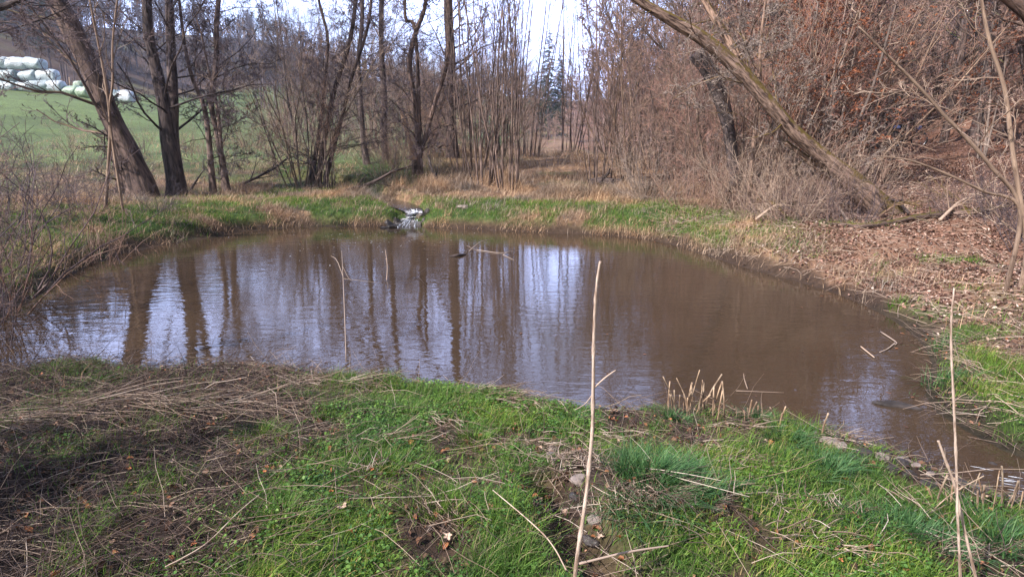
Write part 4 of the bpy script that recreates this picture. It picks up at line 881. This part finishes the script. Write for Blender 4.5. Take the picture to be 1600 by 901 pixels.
# ------------------------------------------------------------------ bicycle leaning in the wood
gb = ground(1415, 231); zb = gb[2]; print('BIKE', gb)
bk = empty('bicycle', (gb[0], gb[1], zb + .02), -.15)
tag(bk, 'black mountain bicycle with pale blue bags parked on the leafy slope', 'bicycle')
def ringpts(c, r, n=28, ax='y'):
    t = np.linspace(0, 2 * math.pi, n + 1); return np.stack([c[0] + r * np.cos(t), np.full(n + 1, c[1]), c[2] + r * np.sin(t)], -1)
for cx_, nm in ((-.54, 'wheel'), (.54, 'wheel')):
    wh_ = link(nm, Tubes().add(ringpts((cx_, 0, .35), .31), np.full(29, .012), 6).build('rim', [M_STEEL]), bk)
    link('tyre', Tubes().add(ringpts((cx_, 0, .35), .345), np.full(29, .028), 8).build('tyre', [M_BLACK]), wh_)
    a = np.arange(16) * math.pi / 8; sp_ = np.stack([np.stack([np.full(16, cx_), np.zeros(16) + .02, np.full(16, .35)], -1), np.stack([cx_ + .31 * np.cos(a), np.zeros(16), .35 + .31 * np.sin(a)], -1)], 1)
    link('spokes', Tubes().add(sp_, np.full((16, 2), .0025), 3).add([[cx_, -.05, .35], [cx_, .05, .35]], [.025, .025], 8, True).build('spokes', [M_STEEL]), wh_)
bbk = (-.08, 0, .30); seat = (-.22, 0, .82); head = (.34, 0, .84); hl = (.37, 0, .70)
T = Tubes()
for a, b, r in ((bbk, seat, .018), (seat, (.33, 0, .82), .016), (bbk, hl, .022), ((-.54, .04, .35), bbk, .012), ((-.54, -.04, .35), bbk, .012), ((-.54, .04, .35), (-.2, 0, .74), .010), ((-.54, -.04, .35), (-.2, 0, .74), .010), (head, hl, .022), (hl, (.54, .05, .35), .014), (hl, (.54, -.05, .35), .014)): T.add([a, b], [r, r], 8, True)
link('frame', T.build('frame', [M_BLACK]), bk)
link('handlebar', Tubes().add([(.34, 0, .84), (.36, 0, .98)], [.015, .015], 8, True).add([(.28, -.32, 1.0), (.36, -.12, 1.0), (.38, 0, .99), (.36, .12, 1.0), (.28, .32, 1.0)], [.016] * 5, 8, True).build('handlebar', [M_BLACK]), bk)
link('saddle', Tubes().add([(-.22, 0, .8), (-.25, 0, .93)], [.014, .014], 8, True).add([(-.40, 0, .95), (-.32, 0, .965), (-.2, 0, .955), (-.08, 0, .95)], [.05, .075, .04, .018], 8, True).build('saddle', [M_BLACK]), bk)
link('crank', Tubes().add(ringpts((-.08, -.06, .30), .09, 16), np.full(17, .012), 5).add([(-.08, -.09, .30), (0, -.1, .16)], [.012, .012], 6, True).build('crank', [M_STEEL]), bk)
def bag(n_, c, s):
    import bmesh as bmz
    b = bmz.new(); bmz.ops.create_cube(b, size=1.0)
    for v in b.verts: v.co = Vector((c[0] + v.co.x * s[0] * (1.0 if v.co.z < 0 else .85), c[1] + v.co.y * s[1], c[2] + v.co.z * s[2]))
    bmz.ops.bevel(b, geom=b.edges[:], offset=min(s) * .25, segments=3, affect='EDGES')
    me = bpy.data.meshes.new(n_); b.to_mesh(me); b.free(); me.materials.append(M_BLUE); link(n_, me, bk)
bag('bag', (.44, 0, .90), (.16, .32, .20)); bag('bag', (-.50, 0, .92), (.30, .20, .15))

for k in range(16):
    y = RNG.uniform(17.5, 27); px = RNG.uniform(-40, 440); x, _ = px_xy(px, y)
    place('bramble', x, y, 'low leafless bramble among the dry grass below the green field', 'low brambles below the green field', scale=RNG.uniform(.25, .42))
# ------------------------------------------------------------------ fallen and floating wood
def limb(name, label, cat, pts, rad, m, spec=None, sides=8, seed=1, group=None, rough=.1):
    rng = np.random.default_rng(seed); pts = np.array(pts, float); q, r = resample(pts, rad, 16); T = Tubes().add(q, r, sides, True)
    if spec:
        p8, r8 = resample(pts, rad, 8); lv = tree_levels(rng, p8[None], r8[None], spec)
        for p, rr in lv: T.add(p, rr, 4)
    o = link(name, T.build(name, [m], rough=rough, offset=pts[0], seed=seed), loc=pts[0]); return tag(o, label, cat, group)
def gz(px, py, dz=0.0):
    g_ = ground(px, py); g_[2] += dz; return g_
g0 = gz(530, 302, .03)
limb('fallen_branch', 'dark fallen branch lying across the dry reeds beside the brook', 'branch', [g0, atY(575, 288, g0[1] + .3), atY(615, 268, g0[1] + .6), atY(645, 258, g0[1] + .8)], [.05, .045, .035, .015], M_DARK, [dict(k=7, t0=.2, ang=.6, lr=.35, P=4, rr=.5), dict(k=4, ang=.6, lr=.4, P=3)], seed=3)
g0 = gz(372, 293, .03)
limb('fallen_branch', 'long dark dead branch leaning up beside the slim grey tree', 'branch', [g0, atY(395, 280, g0[1]), atY(430, 262, g0[1] + .2), atY(455, 240, g0[1] + .4)], [.045, .04, .03, .012], M_DARK, [dict(k=9, t0=.2, ang=.6, lr=.4, P=4, rr=.5), dict(k=4, ang=.6, lr=.4, P=3)], seed=4)
g0 = gz(298, 300, .03)
limb('fallen_branch', 'short dark snag sticking up right of the double-trunked tree', 'branch', [g0, atY(305, 285, g0[1]), atY(318, 266, g0[1])], [.04, .03, .012], M_DARK, [dict(k=4, t0=.3, ang=.7, lr=.4, P=4, rr=.5)], seed=5)
g0 = gz(690, 292, .02)
limb('fallen_branch', 'black curved stem bent down behind the brook', 'branch', [g0, atY(682, 278, g0[1]), atY(674, 262, g0[1]), atY(668, 240, g0[1] + .3)], [.05, .05, .04, .02], M_DARK, [dict(k=6, t0=.3, ang=.7, lr=.5, P=4, rr=.5)], seed=6)
g0 = gz(1290, 352, .05)
limb('fallen_log', 'mossy fallen log under the tangle on the right bank', 'log', [g0, gz(1360, 358, .06), gz(1440, 345, .08), gz(1530, 338, .1), gz(1620, 330, .1)], [.03, .045, .05, .05, .045], M_WILLOW, [dict(k=10, ang=.7, lr=.2, P=4, rr=.4)], seed=7)
for k in range(9):
    a = 1180 + k * 48; gk = gz(a, 348 - (k % 3) * 5, .05); h_ = gz(a + 60 - (k % 2) * 110, 343 - (k % 4) * 6, .25)
    limb('fallen_branch', 'dead branch among the tangle at the foot of the right slope', 'branch', [gk, (gk + h_) / 2 + [0, 0, .15], h_], [.03, .025, .012], [M_TW_P, M_MOSSY, M_DARK][k % 3], [dict(k=10, ang=.7, lr=.5, P=4, rr=.5), dict(k=5, ang=.7, lr=.4, P=3)], seed=20 + k, group='dead branches at the foot of the right slope')
def wp(px, py, z=0.012): return at(px, py, z)
TWS = [('forked pale twig standing out of the pond left of centre', [wp(541, 566), at(538, 480, .45), at(534, 392, .86)], [.010, .008, .004], [[at(536, 432, .66), at(526, 406, .80), at(517, 400, .83)], [at(535, 415, .76), at(545, 435, .66), at(556, 442, .60)], [at(537, 435, .64), at(560, 438, .62), at(596, 442, .58)]]),
       ('thin straight twig poking from the water below the inflow', [wp(604, 437), at(605, 415, .16), at(602, 390, .32)], [.010, .008, .005], []),
       ('small bent dark twig in the water below the brook', [wp(648, 434), at(657, 425, .06), at(671, 413, .14)], [.012, .009, .005], [[at(652, 430, .03), wp(665, 445)]]),
       ('curved pale twigs arching from the pond near the far bank', [wp(733, 392), at(742, 384, .08), at(752, 377, .12), at(765, 374, .10)], [.015, .015, .012, .008], [[wp(745, 390), wp(780, 395), wp(800, 392)], [wp(730, 384), wp(750, 394)]]),
       ('thin forked stick lying on the water near the far bank', [wp(786, 398), at(795, 393, .05), wp(812, 391)], [.014, .012, .008], [[wp(786, 398), wp(803, 406)]]),
       ('pale bent stick floating near the right bank', [wp(1376, 518), wp(1400, 534), wp(1398, 538)], [.013, .012, .008], [[wp(1400, 534), wp(1388, 544), wp(1374, 550)]]),
       ('reddish short stick floating by the right bank', [wp(1345, 541), wp(1366, 558)], [.013, .010], []),
       ('thin stick sticking from the water beyond the cut reeds', [wp(1168, 607), at(1163, 592, .05), at(1162, 583, .09)], [.006, .005, .003], [[wp(1150, 610), wp(1225, 613)]])]
for i, (lab, p, r, ex) in enumerate(TWS):
    r = [v_ * .55 for v_ in r]; T = Tubes(); q, rr = resample(p, r, 8); T.add(q, rr, 6, True)
    for e in ex:
        q, rr = resample(e, [r[-1] * 1.3] * (len(e) - 1) + [r[-1] * .6], 6); T.add(q, rr, 5, True)
    tag(link('twig', T.build('twig', [M_TW_P if i not in (2,) else M_DARK], offset=p[0]), loc=p[0]), lab, 'twig')
o = limb('driftwood', 'short dark log floating near the far bank', 'driftwood', [wp(703, 401, .0), wp(715, 399, .02), wp(728, 397, .01)], [.02, .035, .012], M_DARK, seed=9)
q_ = np.random.default_rng(14); P = []
while len(P) < 150:
    x = q_.uniform(-9, 9); y = q_.uniform(3, 15); d = pond_sd(np.array([x]), np.array([y]))[0]
    if -1.6 < d < -.02 and q_.random() < math.exp(d * 2.5) or (d < -1.6 and q_.random() < .012): P.append([x, y, float(wz(x, y)) + .004])
P = np.array(P); V, F4 = leaves(q_, P, q_.uniform(.02, .05, len(P)), .02, .6, .05)
stuff('leaf_litter', mesh_np('floating_leaves', V, [F4], [M_LITTERN]), 'small dead leaves floating along the pond edges', 'dead leaves')
q_ = np.random.default_rng(33); SS = []
for k in range(38):
    a0 = q_.integers(3, 20); ln_ = q_.integers(4, 9); i_ = np.clip(np.linspace(a0, a0 + ln_, 6), 0, 59); u = q_.uniform(-.8, .8)
    bx = np.stack([np.interp(i_, np.arange(60), bp_[:, 0] + nrm[:, 0] * bw_ * u), np.interp(i_, np.arange(60), bp_[:, 1] + nrm[:, 1] * bw_ * u), np.interp(i_, np.arange(60), zc) + .012], -1); SS.append(bx + q_.normal(0, .012, (6, 3)))
tag(link('foam', Tubes().add(np.array(SS), q_.uniform(.004, .012, (38, 1)) * np.array([[.3, 1, 1.2, 1, .8, .2]]), 5).build('cascade_foam', [M_WHITE])), 'white water tumbling down the little cascade', 'foam', kind='stuff')
# foam flecks drifting from the inflow
P = []; rr = np.random.default_rng(4)
for k in range(110):
    px = rr.normal(580, 75); py = 362 + abs(rr.normal(0, 20)); p = at(px, py, .004)
    if pond_sd(p[0:1], p[1:2])[0] < -.05: P.append(p)
P = np.array(P); V, F4 = leaves(rr, P, rr.uniform(.008, .028, len(P)), 0.0, .9, 0.0)
V[:, 2] = .006 + .004 * rr.random(len(V)); tag(link('foam', mesh_np('foam', V, [F4], [M_WHITE])), 'small white foam flecks drifting below the inflow', 'foam', kind='stuff')

P = []
for k in range(14):
    px = rr.uniform(1500, 1640); py = 742 + (px - 1540) * .35 + rr.normal(0, 13); q = at(px, py, -.02)
    if pond_sd(q[0:1], q[1:2])[0] < -.03: P.append(q)
if P:
    P = np.array(P); P[:, 2] = wz(P[:, 0], P[:, 1]) + .006; o_ = np.stack([P - [.03, -.012, 0], P, P + [.04, -.016, 0]], 1); r_ = rr.uniform(.001, .003, (len(P), 1)) * np.array([[.3, 1, .2]])
    tag(link('foam', Tubes().add(o_, r_, 5).build('foam_streaks', [M_WHITE])), 'thin white foam streaks on the outflow at the right edge', 'foam', kind='stuff')
# dark stems washed along the outflow edge
t = rr.random(420); A = at(1235, 668, .0); B = at(1500, 770, -.05); P = A + (B - A) * t[:, None] + rr.normal(0, 1, (420, 3)) * np.array([.05, .07, 0]); P[:, 2] = H(P[:, 0], P[:, 1])
a = sticks(rr, P, rr.uniform(.05, .3, 420), rr.uniform(.0012, .003, 420), .15, .2, .02)
stuff('dead_stems', Tubes().add(a[0], a[1], 4).build('washed_stems', [M_DEADST]), 'dark wet stems washed up along the outflow edge', 'dead stems')
# ------------------------------------------------------------------ stones
def stone(name, loc, s, m, label, seed, group=None, cat='stone', rz=0, sharp=.35):
    import bmesh as bmz
    b = bmz.new(); bmz.ops.create_icosphere(b, subdivisions=3, radius=1.0); r_ = np.random.default_rng(seed)
    pl_ = norm(r_.normal(size=(11, 3))); dd = r_.uniform(.55, .95, 11)
    for v in b.verts:
        c = np.array(v.co)
        for n_, d_ in zip(pl_, dd):
            t = c @ n_ - d_
            if t > 0: c = c - n_ * t * .92
        c = c * (1 + .06 * math.sin(c[0] * 9 + seed) * math.sin(c[1] * 8) + .03 * math.sin(c[2] * 17 + seed))
        v.co = Vector(c * np.array(s))
    me = bpy.data.meshes.new(name); b.to_mesh(me); b.free(); me.materials.append(m)
    o = link(name, me, loc=loc); o.rotation_euler = (0, 0, rz); return tag(o, label, cat, group)
for i, (px, py, s, m, lab) in enumerate([
    (862, 703, (.036, .03, .022), M_STONE, 'upper of two small pinkish stones at the top of the ditch'), (860, 717, (.045, .035, .026), M_STONE, 'lower of two small pinkish stones at the top of the ditch'),
    (906, 752, (.055, .05, .035), M_STONE, 'grey rounded stone in the ditch left of the tall stalk'), (930, 822, (.04, .035, .025), M_STONE, 'brown stone in the lower ditch right of the tall stalk'),
    (925, 850, (.035, .05, .025), M_STONEW, 'dark wet stone at the bottom of the ditch'),
    (898, 780, (.04, .03, .02), M_STONEW, 'small black stone in the middle of the ditch'), (1140, 722, (.045, .035, .02), M_STONE, 'flat grey stone in the bare patch right of the tussock')]):
    g_ = ground(px, py); stone('stone', g_ + [0, 0, .008], s, m, lab, 50 + i, rz=i)
for i, (px, py, s, m) in enumerate([(1228, 662, (.08, .05, .03), M_STONEW), (1250, 668, (.07, .05, .03), M_STONE), (1300, 692, (.075, .04, .025), M_STONE), (1318, 700, (.05, .04, .03), M_STONE), (1352, 712, (.05, .04, .03), M_STONEW), (1378, 716, (.045, .04, .03), M_STONE),
                                    (1395, 735, (.05, .04, .03), M_STONEW), (1420, 745, (.05, .04, .03), M_STONEW), (1450, 762, (.05, .045, .03), M_STONEW), (1335, 718, (.04, .03, .02), M_STONEW), (1275, 680, (.04, .03, .02), M_STONE), (1490, 772, (.05, .04, .03), M_STONEW)]):
    g_ = ground(px, py); stone('stone', g_ + [0, 0, .006], s, m, 'wet flat stone along the near edge of the outflow', 80 + i, 'stones along the near edge of the outflow', rz=i * 1.3)
r_s = np.random.default_rng(77)
for i in range(46):
    t_ = r_s.random(); px = 1215 + 320 * t_ + r_s.normal(0, 8); py = 655 + 112 * t_ + r_s.normal(-4, 8); g_ = ground(px, py); q = r_s.uniform(.016, .05)
    if g_[2] < -.25: continue
    g_[2] = max(g_[2], -.03)
    stone('stone', g_ + [0, 0, .0], (q, q * r_s.uniform(.6, .9), q * r_s.uniform(.4, .7)), M_STONEW if r_s.random() < .75 else M_STONE, 'small dark stone in the rubble along the outflow', 500 + i, 'small stones along the outflow', rz=i)
p = at(1404, 634, .0); stone('flat_stone', p, (.19, .06, .035), M_STONEW, 'long flat wet stone breaking the water before the outflow', 99, rz=-.35)
for i, (px, py, dz, s, lab) in enumerate([(612, 352, .05, (.16, .12, .12), 'low black rock left of the little cascade'), (620, 344, .12, (.10, .1, .14), 'upright black rock tooth at the left lip of the cascade'), (606, 347, .08, (.10, .09, .10), 'outer black rock beside the left bank of the cascade'),
                                          (655, 336, .22, (.17, .09, .09), 'dark square-edged rock damming the brook above the cascade'), (668, 330, .30, (.10, .1, .10), 'small dark rock at the right bank of the brook lip'), (664, 345, .1, (.08, .12, .14), 'dark rock at the right foot of the cascade'), (600, 355, .02, (.12, .07, .04), 'flat dark rock in the water left of the cascade')]):
    p = at(px, py, dz); stone('rock', p - [0, 0, s[2] * .3], s, M_STONEW, lab, 120 + i, cat='rock', rz=i)
g_ = ground(724, 326); stone('stone', g_, (.22, .15, .10), M_STONE, 'pinkish stone lying in the far bank grass right of the brook', 140)
for px, py, s, lab in [(945, 292, .3, 'dark half-rotten log pile under the shrub right of the valley gap')]:
    g_ = ground(px, py); limb('fallen_log', lab, 'log', [g_ + [-.5, 0, .12], g_ + [0, .1, .16], g_ + [.55, .1, .12]], [.12, .14, .10], M_DARK, [dict(k=5, ang=.8, lr=.5, P=4, rr=.5)], seed=44)

# ------------------------------------------------------------------ foreground stalks, reeds, tussocks, leaves
def stalk(label, path, rad, m=None, nodes=6, extra=(), group=None, name='dry_stalk'):
    T = Tubes(); q, r = resample(path, rad, 40); rr = r.copy()
    for k in range(nodes):
        i = int(2 + k * 36 / nodes); rr[i] *= 1.35
    T.add(q, rr, 10, True)
    for e, er in extra: a, b = resample(e, er, 8); T.add(a, b, 6, True)
    base = np.array(path[0]); tag(link(name, T.build(name, [m or M_STALK], rough=.06, offset=base), loc=base), label, 'stalk', group)
M_STALK = bark('stalk', (.26, .19, .15), (.72, .62, .54), None, 3.5, .4)
M_REED = bark('reed_stub', (.16, .11, .075), (.62, .50, .37), None, 4.0, .3)
Ys = 1.95
stalk('tall pale dry stalk standing upright at the centre of the foreground', pth(Ys, [(896, 925), (902, 870), (915, 780), (925, 680), (927, 600), (928, 520), (932, 450), (938, 408)]), [.0082, .008, .0073, .0064, .0058, .0053, .0047, .0046],
      extra=[(pth(Ys, [(928, 606), (945, 590), (962, 578)]), [.0028, .0024, .0015]), (pth(Ys, [(928, 612), (915, 630), (898, 640)]), [.0024, .002, .0014])])
stalk('slender pale dry stalk rising near the right frame edge', pth(Ys, [(1502, 930), (1497, 820), (1494, 720), (1490, 620), (1486, 540), (1487, 490), (1491, 450)]), [.0045, .0043, .004, .0038, .0034, .003, .0024])
stalk('slanting broken white stalk crossing the slender one at the right', pth(Ys + .05, [(1530, 925), (1510, 840), (1492, 760), (1476, 715), (1466, 688)]), [.0055, .005, .0048, .0045, .0042], nodes=3)
ga = at(885, 890, .42); gb_ = at(770, 765, .52)
stalk('thin pale stem lying across the grass left of the tall stalk', [ga, at(850, 835, .50), gb_], [.0025, .0023, .0016], nodes=2)
stalk('long thin dead stem lying over the herbs at lower left', [at(258, 885, .42), at(320, 850, .46), at(372, 800, .5), at(405, 772, .5)], [.0022, .0022, .002, .0014], nodes=2)
stalk('reddish stick lying across the bottom of the ditch', [at(905, 880, .42), at(980, 862, .44), at(1045, 852, .43)], [.0045, .0045, .003], M_TW_P, 2)
def reedclump(px0, px1, n, hmin, hmax, label, seed, pyb=645):
    r_ = np.random.default_rng(seed)
    for k in range(n):
        g_ = ground(r_.uniform(px0, px1), pyb + r_.normal(0, 6)); h = r_.uniform(hmin, hmax); ln = r_.normal(0, .16, 2)
        if r_.random() < .22: ln = ln * 4
        q = [g_ - [0, 0, .02], g_ + [ln[0] * h * .4, ln[1] * h * .4, h * .5], g_ + [ln[0] * h, ln[1] * h, h]]
        tag(link('cut_reed', Tubes().add(*resample(q, [.0046 * r_.uniform(.5, 1.2)] * 3, 8), 7, True).build('cut_reed', [M_REED], rough=.1, offset=g_), loc=g_), label, 'reed', label + 's')
reedclump(1040, 1108, 24, .12, .34, 'tall cut reed stub of the left clump on the bank edge', 1)
reedclump(1112, 1152, 15, .10, .31, 'cut reed stub of the middle clump on the bank edge', 2)
reedclump(1150, 1185, 10, .06, .17, 'short cut reed stub left of the outflow stones', 3, 652)
reedclump(1190, 1216, 8, .06, .17, 'short cut reed stub beside the first outflow stones', 4, 658)
reedclump(1282, 1298, 4, .08, .18, 'lone reed stub standing among the outflow stones', 5, 678)
reedclump(1440, 1600, 18, .06, .24, 'broken reed stub on the lower right bank', 6, 795)
def tussock(px, py, n, h, rad, label, m=M_GRASS, seed=1, dry=0, wd=.0056):
    r_ = np.random.default_rng(seed); n = int(n * .95); c = ground(px, py); a = r_.random(n) * 6.283; rr_ = rad * np.sqrt(r_.random(n)) * (1 + .45 * np.sin(2 * a + seed) + .2 * np.sin(5 * a))
    P = np.stack([c[0] + rr_ * np.cos(a), c[1] + rr_ * np.sin(a), np.zeros(n)], -1); P[:, 2] = H(P[:, 0], P[:, 1]) - .01
    V, F4, F3 = blades(P, h * r_.uniform(.5, 1.1, n), r_.uniform(.6, 1.2, n) * wd, a + r_.normal(0, .9, n), .2 + 1.2 * rr_ / rad * r_.uniform(.2, 1.5, n), 4)
    e = empty('grass_tussock', c); tag(e, label, 'grass tussock')
    link('green_blades', mesh_np('green_blades', V - c, [F4, F3], [m]), e)
    if dry:
        a = r_.uniform(math.pi * 1.15, math.pi * 1.85, dry) ; P = np.stack([c[0] + rad * .8 * np.cos(a) * r_.uniform(.6, 1.1, dry), c[1] + rad * .8 * np.sin(a) * r_.uniform(.7, 1.1, dry), np.zeros(dry)], -1); P[:, 2] = H(P[:, 0], P[:, 1])
        V, F4, F3 = blades(P, h * r_.uniform(.3, .6, dry), r_.uniform(.6, 1.2, dry) * wd, a + r_.normal(0, .4, dry), r_.uniform(.5, 1.7, dry), 4)
        link('dry_blades', mesh_np('dry_blades', V - c, [F4, F3], [M_STRAW]), e)
for i, (px, py, n, h, rad, m, dry, lab) in enumerate([
    (1015, 745, 1300, .17, .24, M_GRASSD, 260, 'large lush tussock of blue-green grass right of the tall stalk'), (1090, 770, 500, .13, .15, M_GRASSD, 90, 'smaller blue-green tussock touching the right of the large one'),
    (600, 735, 700, .10, .16, M_GRASS, 0, 'bright green fine grass tussock left of centre'), (700, 790, 900, .10, .2, M_GRASS, 0, 'rounded soft grass cushion in the middle foreground'),
    (440, 810, 500, .12, .15, M_GRASS, 0, 'dark green tussock in the shade at lower left'), (640, 650, 450, .10, .12, M_GRASS, 0, 'upright grass tuft on the bank edge left of centre'), (740, 690, 500, .10, .14, M_GRASS, 0, 'tuft of yellow-green grass behind the cushion'),
    (1230, 690, 700, .13, .16, M_GRASSD, 0, 'broad-bladed tussock beside the outflow stones'), (1290, 735, 600, .13, .15, M_GRASSD, 0, 'blue-green tussock in front of the outflow'), (1180, 655, 260, .12, .08, M_GRASSD, 0, 'small tuft among the short reed stubs'),
    (1420, 835, 600, .13, .17, M_GRASSD, 0, 'tall-bladed tussock left of the slanting stalk'), (1560, 850, 700, .14, .2, M_GRASSD, 0, 'tall-bladed tussock in the lower right corner'), (840, 650, 300, .10, .1, M_GRASS, 0, 'tuft of grass on the bank edge behind the ditch'), (150, 572, 400, .09, .12, M_GRASS, 0, 'small dark tussock on the left water edge'),
    (900, 655, 300, .09, .1, M_GRASSD, 0, 'low tuft of grass on the bank edge behind the tall stalk'), (415, 680, 450, .11, .12, M_GRASS, 0, 'deep green tuft among dead stems left of centre'), (1050, 655, 260, .11, .08, M_GRASSD, 0, 'grass tuft around the left cut reeds')]):
    tussock(px, py, n, h, rad, lab, m, 200 + i, dry)
# green shoots in the pond edge, right
for i, (px, py, n, h, lab) in enumerate([(1470, 545, 90, .2, 'tuft of pale green shoots at the right pond edge'), (1475, 600, 120, .2, 'leaning green shoots at the water edge right of the flat stone'), (1415, 624, 6, .09, 'few green shoots standing in the water by the flat stone'), (1400, 478, 60, .18, 'light tuft of grass on the right shore bend'), (1240, 385, 40, .2, 'small green tuft in the leaf litter of the right bank')]):
    tussock(px, py, n, h, .12 if n > 20 else .05, lab, M_GRASSD if i != 3 else M_GRASS, 260 + i, 0, .008)
def dead_leaf(px, py, s, m, label, seed):
    r_ = np.random.default_rng(seed); n = 22; t = np.arange(n) * 2 * math.pi / n
    rad = s * (.72 + .28 * np.cos(5 * t + .6) * (np.abs(np.cos(t / 2)) * .6 + .4)) * (1 + .08 * r_.normal(size=n))
    ring = np.stack([rad * np.cos(t), rad * np.sin(t) * .8, .22 * s * np.sin(2 * t + 1) + .12 * s * r_.normal(size=n) + .25 * s], -1)
    mid = ring * .5 * np.array([1, 1, .3]); V = np.concatenate([ring, mid, [[0, 0, .02 * s]]]); k = np.arange(n); k2 = (k + 1) % n
    stem = np.array([[-s * .6, 0, .05 * s], [-s * 1.3, .1 * s, .3 * s], [-s * 1.28, .12 * s, .3 * s]]); V = np.concatenate([V, stem])
    me = mesh_np('dead_leaf', V, [np.stack([k, k2, n + k2, n + k], -1), np.concatenate([np.stack([n + k, n + k2, np.full(n, 2 * n)], -1), [[2 * n + 1, 2 * n + 2, 2 * n + 3]]])], [m], True)
    g_ = ground(px, py); o = link('dead_leaf', me, loc=g_ + [0, 0, .035]); o.rotation_euler = (r_.normal(0, .2), r_.normal(0, .2), r_.random() * 6.28); tag(o, label, 'dead leaf')
M_LPALE = simple('pale_leaf', (.52, .38, .29), .7, 0, .25, 40, .5); M_LOR = simple('orange_leaf', (.42, .15, .06), .6, 0, .4, 40, .5); M_LBR = simple('brown_leaf', (.22, .11, .07), .6, 0, .4, 40, .5)
for i, (px, py, s, m, lab) in enumerate([(535, 803, .030, M_LPALE, 'large pale tan maple leaf on the herbs left of centre'), (304, 862, .018, M_LOR, 'orange leaf on dark soil at lower left'), (413, 748, .016, M_LOR, 'small orange leaf in the grass below the dead stems'), (203, 745, .017, M_LOR, 'orange leaf among dark dead stems on the left'),
    (75, 653, .020, M_LOR, 'bright rust leaf caught in the band of straw'), (590, 728, .018, M_LBR, 'brown curled leaf beside the grass tussock left of centre'), (582, 742, .016, M_LOR, 'rust leaf just below the curled brown one'), (518, 780, .016, M_LOR, 'small rust leaf left of the large pale leaf'), (700, 850, .026, M_LPALE, 'crumpled pale pink leaf in the middle foreground'),
    (660, 660, .017, M_LBR, 'upright brown leaf on the bank edge'), (578, 818, .018, M_LBR, 'brown leaf right of the large pale leaf'), (935, 855, .022, M_LPALE, 'pale pinkish leaf in the ditch'), (1310, 890, .018, M_LOR, 'orange leaf at the bottom right of the grass'), (805, 670, .014, M_LBR, 'small brown leaf on the herbs behind the ditch'), (62, 738, .018, M_LBR, 'dull leaf among stems at the far left')]):
    dead_leaf(px, py, s, m, lab, 300 + i)

# ------------------------------------------------------------------ thin spring haze over the valley
hv = np.array([(x, y, z) for x in (-430, 430) for y in (-70, 640) for z in (-4, 75)], float)
hf = np.array([[0, 1, 3, 2], [4, 6, 7, 5], [0, 4, 5, 1], [2, 3, 7, 6], [0, 2, 6, 4], [1, 5, 7, 3]])
M_HAZE = bpy.data.materials.new('haze'); M_HAZE.use_nodes = True; t = M_HAZE.node_tree
for n in list(t.nodes): t.nodes.remove(n)
o = t.nodes.new('ShaderNodeOutputMaterial'); v = t.nodes.new('ShaderNodeVolumePrincipled')
v.inputs['Color'].default_value = (.80, .86, 1.0, 1); v.inputs['Density'].default_value = 0.0006; v.inputs['Anisotropy'].default_value = 0.3
t.links.new(v.outputs[0], o.inputs['Volume'])
tag(link('haze', mesh_np('haze', hv, [hf], [M_HAZE])), 'thin bluish haze over the far hillside', None, kind='stuff')
